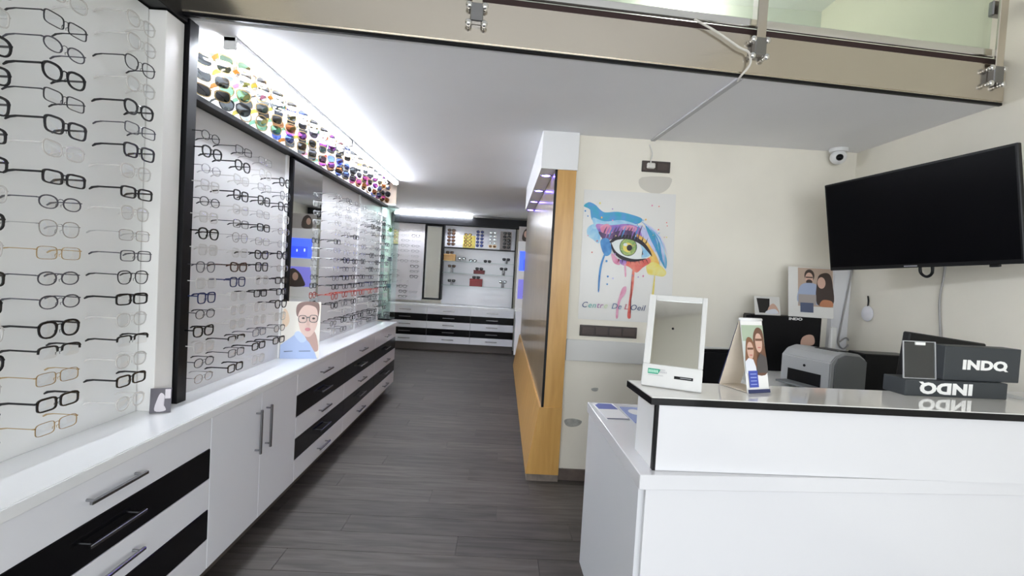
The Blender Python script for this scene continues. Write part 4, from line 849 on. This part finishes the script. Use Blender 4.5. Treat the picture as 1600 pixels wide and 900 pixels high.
sh.rect('calendar_block', -0.046, 0.0, 0.022, 0.085, MATS['print_blue'] if False else mat('print_royal', (0.05, 0.08, 0.40), 0.4)); sh.rect('calendar_foot', -CW, CW, 0.0, 0.014, MATS['print_navy'])
for q in range(4): sh.rect('calendar_line', -0.040, -0.008, 0.032+q*0.013, 0.035+q*0.013, mat('print_light_blue', (0.35, 0.42, 0.75), 0.4))

# ---------------- boxes with the maker's name, acrylic frame, monitor
gbox = mat('charcoal_card', (0.030, 0.036, 0.042), 0.45); ink_w = mat('logo_white', (0.86, 0.86, 0.84), 0.4)
def logo(parent, ox, oy, oz, size, flip=False):
    u, v = (Vector((1,0,0)), Vector((0,0,1)))
    if flip: u, v = -u, -v
    text_obj('lettering', 'INDO', ink_w, parent, (ox, oy, oz), u, v, size, size*0.055, 1.45, 0, 1.04)
    # the slanted tail under the last letter
    base = Vector((ox, oy-0.0012, oz)); P = lambda a, b: base + u*a*size + v*b*size
    bm = bmesh.new(); bm.faces.new([bm.verts.new(P(*q)) for q in ((3.35, 0.16), (3.55, 0.24), (3.98, -0.10), (3.70, -0.10))]); obj('logo_tail', bm, ink_w, parent)
rot = R(2.5)
t1 = thing('lower_lens_box', 'long flat charcoal box with upside-down white INDO lettering on the counter', 'box', (1.905, 1.925, ZT), (0,0,rot))
boxobj('box_body', (-0.235, 0.215, 0.0, 0.11, 0, 0.066), gbox, t1, 0.002); logo(t1, 0.060, 0.0, 0.054, 0.060, True)
t2 = thing('upper_lens_box', 'charcoal box with white INDO lettering stacked on the longer box', 'box', (2.03, 1.955, ZT+0.0665), (0,0,rot))
boxobj('box_body', (-0.175, 0.165, 0.0, 0.075, 0, 0.142), gbox, t2, 0.002); boxobj('box_lid', (-0.177, 0.167, -0.002, 0.077, 0.112, 0.1435), gbox, t2, 0.002) if False else None
logo(t2, -0.095, 0.0, 0.050, 0.052)
t3 = thing('acrylic_holder', 'clear acrylic sign holder with pale edge standing on the charcoal box', 'sign holder', (1.755, 1.945, ZT+0.0665), (R(-6),0,rot))
boxobj('dark_card', (-0.066, 0.066, 0.003, 0.006, 0.004, 0.148), mat('dark_card', (0.02, 0.02, 0.022), 0.35), t3); boxobj('front_sheet', (-0.068, 0.068, 0.0, 0.002, 0.003, 0.152), glassy('clear_sheet', (0.92, 0.93, 0.93), 0.02), t3)
for b in ((-0.072,-0.069,-0.001,0.004,0,0.155),(0.069,0.072,-0.001,0.004,0,0.155),(-0.069,0.069,-0.001,0.004,0,0.003),(-0.069,0.069,-0.001,0.004,0.152,0.155)): boxobj('edge', b, mat('acrylic_edge', (0.45, 0.46, 0.47), 0.2), t3)
boxobj('hook_tab', (-0.018, 0.026, -0.002, 0.004, 0.139, 0.151), ink_w, t3, 0.001)
t4 = thing('computer_monitor', 'black computer monitor leaning behind the charcoal boxes', 'monitor', (2.10, 2.28, 0.8755), (0,0,R(6)))
bm = bmesh.new(); box(bm, -0.19, 0.24, -0.02, 0.02, 0.14, 0.485); mo = obj('screen_housing', bm, black_p, t4, rot=(0,R(5.5),0), bevel=0.006)
boxobj('stand_neck', (-0.03, 0.03, 0.0, 0.04, 0.01, 0.25), black_p, t4, 0.004); boxobj('stand_base', (-0.12, 0.12, -0.05, 0.12, 0, 0.012), black_p, t4, 0.004)
t5 = thing('black_tray', 'low black organiser box behind the printer by the wall', 'box', (2.42, 2.95, 0.9505))
boxobj('tray_body', (-0.16, 0.16, -0.05, 0.10, 0, 0.225), black_p, t5, 0.006)
for i, (x, y, ma, lb, r_) in enumerate(((2.27, 2.00, mat('paper_white', (0.80, 0.79, 0.76), 0.6), 'white paper sheets lying beside the charcoal boxes', 8), (2.36, 1.93, mat('paper_yellow', (0.72, 0.62, 0.18), 0.6), 'yellow paper pad lying at the counter end', -6))):
    t = thing('paper_pile', lb, 'paper', (x, y, ZT), (0,0,R(r_)))
    for k_ in range(3): boxobj('paper_sheet', (-0.08+k_*0.003, 0.08-k_*0.004, -0.055+k_*0.002, 0.055, k_*0.0042, k_*0.0042+0.004), ma, t)
# ---------------- back cabinet with printer and black display
t = thing('back_cabinet', 'low grey-white cabinet behind the desk carrying the printer', 'cabinet', (2.04, 2.66, 0))
boxobj('carcass', (-0.46, 0.44, 0.02, 0.92, 0.0, 0.92), white_s, t); boxobj('cabinet_top', (-0.47, 0.44, 0.0, 0.92, 0.921, 0.95), white_s, t, 0.003)
for a, b in ((-0.455, -0.01), (0.0, 0.43)): d = boxobj('door', (a, b, 0.0, 0.019, 0.05, 0.91), white_s, t, 0.002); obj('handle', handle(0.14, True), None, d, loc=(b-0.05 if a < -0.1 else a+0.05, 0, 0.7))
pr_ = thing('laser_printer', 'grey laser printer with open paper slot behind the counter', 'printer', (1.985, 2.90, 0.9505), (0,0,R(-72)))
pg = mat('printer_grey', (0.40, 0.41, 0.42), 0.45); pd = mat('printer_dark_grey', (0.17, 0.18, 0.19), 0.5)
bm = bmesh.new(); prf = [(-0.13, 0.0), (0.16, 0.0), (0.16, 0.20), (0.10, 0.235), (-0.02, 0.245), (-0.09, 0.225), (-0.13, 0.185)]
A = [bm.verts.new((-0.165, *p)) for p in prf]; B = [bm.verts.new((0.165, *p)) for p in prf]
bm.faces.new(A); bm.faces.new(B[::-1])
for i in range(len(prf)): bm.faces.new((A[i], A[(i+1) % 7], B[(i+1) % 7], B[i]))
obj('printer_body', bm, pg, pr_, bevel=0.006, seg=2)
bm = bmesh.new(); prf2 = [(-0.10, 0.0), (0.155, 0.0), (0.155, 0.19), (0.09, 0.222), (-0.02, 0.23), (-0.075, 0.212), (-0.10, 0.17)]
A = [bm.verts.new((0.165, *p)) for p in prf2]; B = [bm.verts.new((0.172, *p)) for p in prf2]; bm.faces.new(A); bm.faces.new(B[::-1])
for i in range(7): bm.faces.new((A[i], A[(i+1) % 7], B[(i+1) % 7], B[i]))
obj('side_cover', bm, pd, pr_)
boxobj('paper_slot', (-0.11, 0.11, -0.133, -0.125, 0.03, 0.105), black_s, pr_); boxobj('output_tray', (-0.12, 0.10, -0.22, -0.13, 0.02, 0.032), pd, pr_, 0.003); boxobj('top_recess', (-0.03, 0.12, -0.02, 0.07, 0.240, 0.2465), black_s, pr_)
bm = bmesh.new(); cyl(bm, (0.0, -0.128, 0.140), (0.0, -0.1325, 0.140), 0.008, n=12); obj('badge', bm, black_s, pr_)
text_obj('lettering', 'HP', pd, pr_, (0.10, -0.118, 0.205), (1,0,0), (0,0.5,0.85), 0.014) if False else None
ds = thing('lens_display', 'tall black display box with small white INDO lettering', 'display', (2.06, 3.42, 0.9505))
boxobj('display_body', (-0.245, 0.255, -0.02, 0.12, 0, 0.40), black_s, ds, 0.003); text_obj('lettering', 'INDO', ink_w, ds, (0.012, -0.021, 0.376), (1,0,0), (0,0,1), 0.024, 0.001, 1.6)
boxobj('corner_block', (-0.29, -0.246, -0.01, 0.04, 0.33, 0.395), black_p, ds, 0.003)
sh = Sheet(ds, (0,-0.02,0), (1,0,0), (0,0,1), (0,-1,0)); sh.shape('printed_hand', [(0.115,0.20),(0.12,0.25),(0.16,0.275),(0.20,0.27),(0.215,0.23),(0.205,0.205),(0.16,0.195)], skin, 4)
def photo_stand(label, x, y, z, wd, h, lean, rz, ma):
    t = thing('photo_stand', label, 'picture', (x, y, z), (R(-lean),0,R(rz))); boxobj('card', (-wd/2, wd/2, 0, 0.008, 0, h), ma, t, 0.001)
    bm = bmesh.new(); cyl(bm, (0, 0.008, h*0.6), (0, 0.008+h*0.22, 0.012), 0.004, n=6); obj('strut', bm, ma, t); return t, Sheet(t, (0,0,0), (1,0,0), (0,0,1), (0,-1,0))
pw = mat('photo_border', (0.72, 0.71, 0.68), 0.5)
ps, sh = photo_stand('small white card with dark photo standing on the black display', 1.925, 3.405, 1.3512, 0.20, 0.135, 12, 8, pw)
sh.shape('photo_dark', [(-0.07,0.015),(0.01,0.015),(0.02,0.12),(-0.085,0.12)], mat('print_black', (0.015, 0.013, 0.013), 0.5)); sh.shape('photo_skin', [(0.0,0.015),(0.085,0.012),(0.075,0.06),(0.045,0.085),(0.01,0.06)], skin, 4); sh.shape('photo_white', [(-0.02,0.012),(0.08,0.012),(0.06,0.045),(0.0,0.035)], MATS['print_white'], 4)
ps, sh = photo_stand('large photo of a couple standing on the black display', 2.235, 3.40, 1.3512, 0.31, 0.365, 9, -6, pw)
sh.rect('photo_background', -0.09, 0.152, 0.08, 0.36, mat('print_wall', (0.48, 0.36, 0.28), 0.5)); sh.oval('photo_hair', -0.01, 0.305, 0.035, 0.045, hair); sh.oval('photo_face', -0.012, 0.285, 0.027, 0.042, skin); sh.oval('photo_beard', -0.012, 0.258, 0.022, 0.018, hair); sh.rect('photo_glasses', -0.036, 0.012, 0.287, 0.296, hair)
sh.shape('photo_shirt', [(-0.085,0.10),(-0.085,0.20),(-0.05,0.245),(0.03,0.245),(0.065,0.19),(0.07,0.10)], mat('print_denim', (0.34, 0.40, 0.55), 0.5), 4); sh.shape('photo_hair', [(0.04,0.10),(0.045,0.28),(0.08,0.325),(0.13,0.32),(0.15,0.24),(0.15,0.10)], hair, 4); sh.oval('photo_face', 0.072, 0.255, 0.028, 0.042, skin); sh.shape('photo_laptop', [(-0.088,0.09),(0.035,0.09),(0.035,0.165),(-0.088,0.165)], mat('print_taupe', (0.36, 0.32, 0.30), 0.5)); sh.shape('photo_hands', [(0.06,0.085),(0.145,0.085),(0.14,0.125),(0.08,0.13)], mat('print_terracotta', (0.48, 0.20, 0.10), 0.5), 4); sh.rect('photo_block', -0.075, 0.015, 0.035, 0.105, mat('print_slate', (0.07, 0.09, 0.16), 0.4))
t = thing('cordless_handset', 'slim white handset standing behind the laser printer', 'phone', (2.355, 3.33, 0.9505)); boxobj('handset', (-0.02, 0.02, -0.015, 0.015, 0.06, 0.345), mat('white_plastic', (0.78, 0.78, 0.76), 0.4), t, 0.006); boxobj('handset_base', (-0.035, 0.035, -0.05, 0.03, 0, 0.06), MATS['white_plastic'], t, 0.008)
# office chair behind the desk
ch = thing('office_chair', 'black office chair behind the desk by the pale wall board', 'chair', (1.22, 2.92, 0), (0,0,R(12)))
boxobj('backrest', (-0.22, 0.20, -0.11, -0.05, 0.62, 1.16), black_s, ch, 0.02, seg=2); boxobj('seat', (-0.23, 0.23, -0.05, 0.40, 0.43, 0.52), black_s, ch, 0.025, seg=2)
bm = bmesh.new(); cyl(bm, (0,0.17,0.08), (0,0.17,0.43), 0.028); obj('gas_stem', bm, chrome, ch, smooth=True)
boxobj('back_bar', (-0.03, 0.03, -0.13, -0.11, 0.45, 0.80), black_p, ch, 0.004)
for i in range(5):
    a = 2*math.pi*i/5 + 0.3; e = Vector((0.27*math.cos(a), 0.17+0.27*math.sin(a), 0.065))
    bm = bmesh.new(); cyl(bm, (0,0.17,0.09), e, 0.022, 0.015, n=8); f_ = obj('foot', bm, black_p, ch); bm = bmesh.new(); cyl(bm, e + Vector((-0.012*math.sin(a),0.012*math.cos(a),-0.037)), e + Vector((0.012*math.sin(a),-0.012*math.cos(a),-0.037)), 0.028, n=12); obj('caster', bm, black_p, f_)

# ================================================================= LEFT COUNTER PIECES
pA, pB = Vector((-1.512, 3.35, 0.8605)), Vector((-1.27, 3.42, 0.8605))
u = (pB-pA); W_ = u.length
t = thing('woman_poster', 'standing poster of a woman in black glasses on the white countertop', 'poster', (pA+pB)/2, (R(-5), 0, math.atan2(u.y, u.x)))
H_ = 0.40
boxobj('poster_card', (-W_/2, W_/2, 0, 0.006, 0, H_), mat('poster_cream', (0.84, 0.80, 0.72), 0.4), t, 0.001)
bm = bmesh.new(); cyl(bm, (0,0.006,0.25), (0,0.07,0.012), 0.005, n=6); obj('strut', bm, paper, t)
sh = Sheet(t, (-W_/2, 0, 0), (W_,0,0), (0,0,H_), (0,-1,0))
bh = mat('print_soft_brown', (0.24, 0.15, 0.13), 0.5); ps_ = mat('print_pale_skin', (0.74, 0.54, 0.47), 0.5); bl_sh = mat('print_pale_blue', (0.42, 0.53, 0.78), 0.5)
sh.shape('printed_flower', [(0.02,0.62),(0.04,0.86),(0.14,0.82),(0.2,0.66),(0.12,0.55)], mat('print_peach', (0.80, 0.62, 0.45), 0.5), 4)
sh.shape('printed_hair', [(0.36,0.80),(0.38,0.94),(0.55,1.0),(0.88,1.0),(0.96,0.92),(0.94,0.74),(0.88,0.66),(0.45,0.72)], bh, 5)
sh.shape('printed_neck', [(0.60,0.30),(0.58,0.46),(0.86,0.48),(0.98,0.16),(0.80,0.14)], mat('print_shade_skin', (0.52, 0.34, 0.29), 0.5), 4)
sh.shape('printed_face', [(0.42,0.78),(0.44,0.60),(0.52,0.46),(0.64,0.385),(0.76,0.395),(0.87,0.50),(0.93,0.66),(0.90,0.86),(0.78,0.93),(0.56,0.93)], ps_, 5)
sh.shape('printed_shirt', [(0.0,0.0),(0.0,0.24),(0.20,0.34),(0.46,0.47),(0.56,0.40),(0.74,0.28),(0.90,0.10),(0.96,0.0)], bl_sh, 0)
sh.shape('printed_collar', [(0.34,0.42),(0.46,0.48),(0.66,0.34),(0.52,0.28)], mat('print_ice_blue', (0.55, 0.66, 0.86), 0.5), 3)
ov = lambda cx, cy, rx, ry, n=20: [(cx+rx*math.copysign(abs(math.cos(2*math.pi*i/n))**0.7, math.cos(2*math.pi*i/n)), cy+ry*math.copysign(abs(math.sin(2*math.pi*i/n))**0.7, math.sin(2*math.pi*i/n))) for i in range(n)]
sh.ring('printed_rim', ov(0.535,0.695,0.115,0.068), 0.16, FM['K'][1]); sh.ring('printed_rim', ov(0.815,0.705,0.115,0.068), 0.16, FM['K'][1]); sh.rect('printed_bridge', 0.645, 0.705, 0.715, 0.735, FM['K'][1])
for cx in (0.55, 0.82): sh.oval('printed_eye', cx, 0.71, 0.04, 0.018, hair, 12)
sh.shape('printed_nose', [(0.66,0.69),(0.64,0.60),(0.69,0.585),(0.73,0.60),(0.70,0.64)], mat('print_nose', (0.64, 0.43, 0.37), 0.5), 3); sh.oval('printed_lips', 0.68, 0.515, 0.075, 0.030, mat('print_lips', (0.60, 0.24, 0.26), 0.5), 16)
sh.shape('printed_script', [(0.10,0.115),(0.32,0.125),(0.32,0.135),(0.10,0.13)], MATS['print_slate']); sh.shape('printed_script', [(0.48,0.125),(0.78,0.13),(0.78,0.14),(0.48,0.135)], MATS['print_slate'])
t = thing('small_photo_card', 'small black and white photo card leaning against the white side panel', 'card', (-1.436, 2.075, 0.8605), (R(-8), 0, R(24)))
boxobj('card', (-0.038, 0.038, 0, 0.003, 0, 0.105), mat('card_dark', (0.07, 0.06, 0.08), 0.4), t); sh = Sheet(t, (0,0,0), (1,0,0), (0,0,1), (0,-1,0)); sh.shape('printed_figure', [(-0.02,0.01),(-0.012,0.06),(0.0,0.085),(0.014,0.07),(0.010,0.04),(0.02,0.01)], mat('card_pale', (0.62, 0.58, 0.62), 0.4), 4); sh.rect('printed_corner', 0.015, 0.035, 0.06, 0.10, MATS['card_pale'])

# ---------------------------------------------------------------- bring the whole place to its true size (desk 0.76 m, frames 0.14 m)
S = 0.87
for o in list(scene.objects):
    if o.parent is None:
        o.location = o.location * S
        if o.type in ('MESH', 'EMPTY'): o.scale = o.scale * S
portal.size *= S; portal.size_y *= S
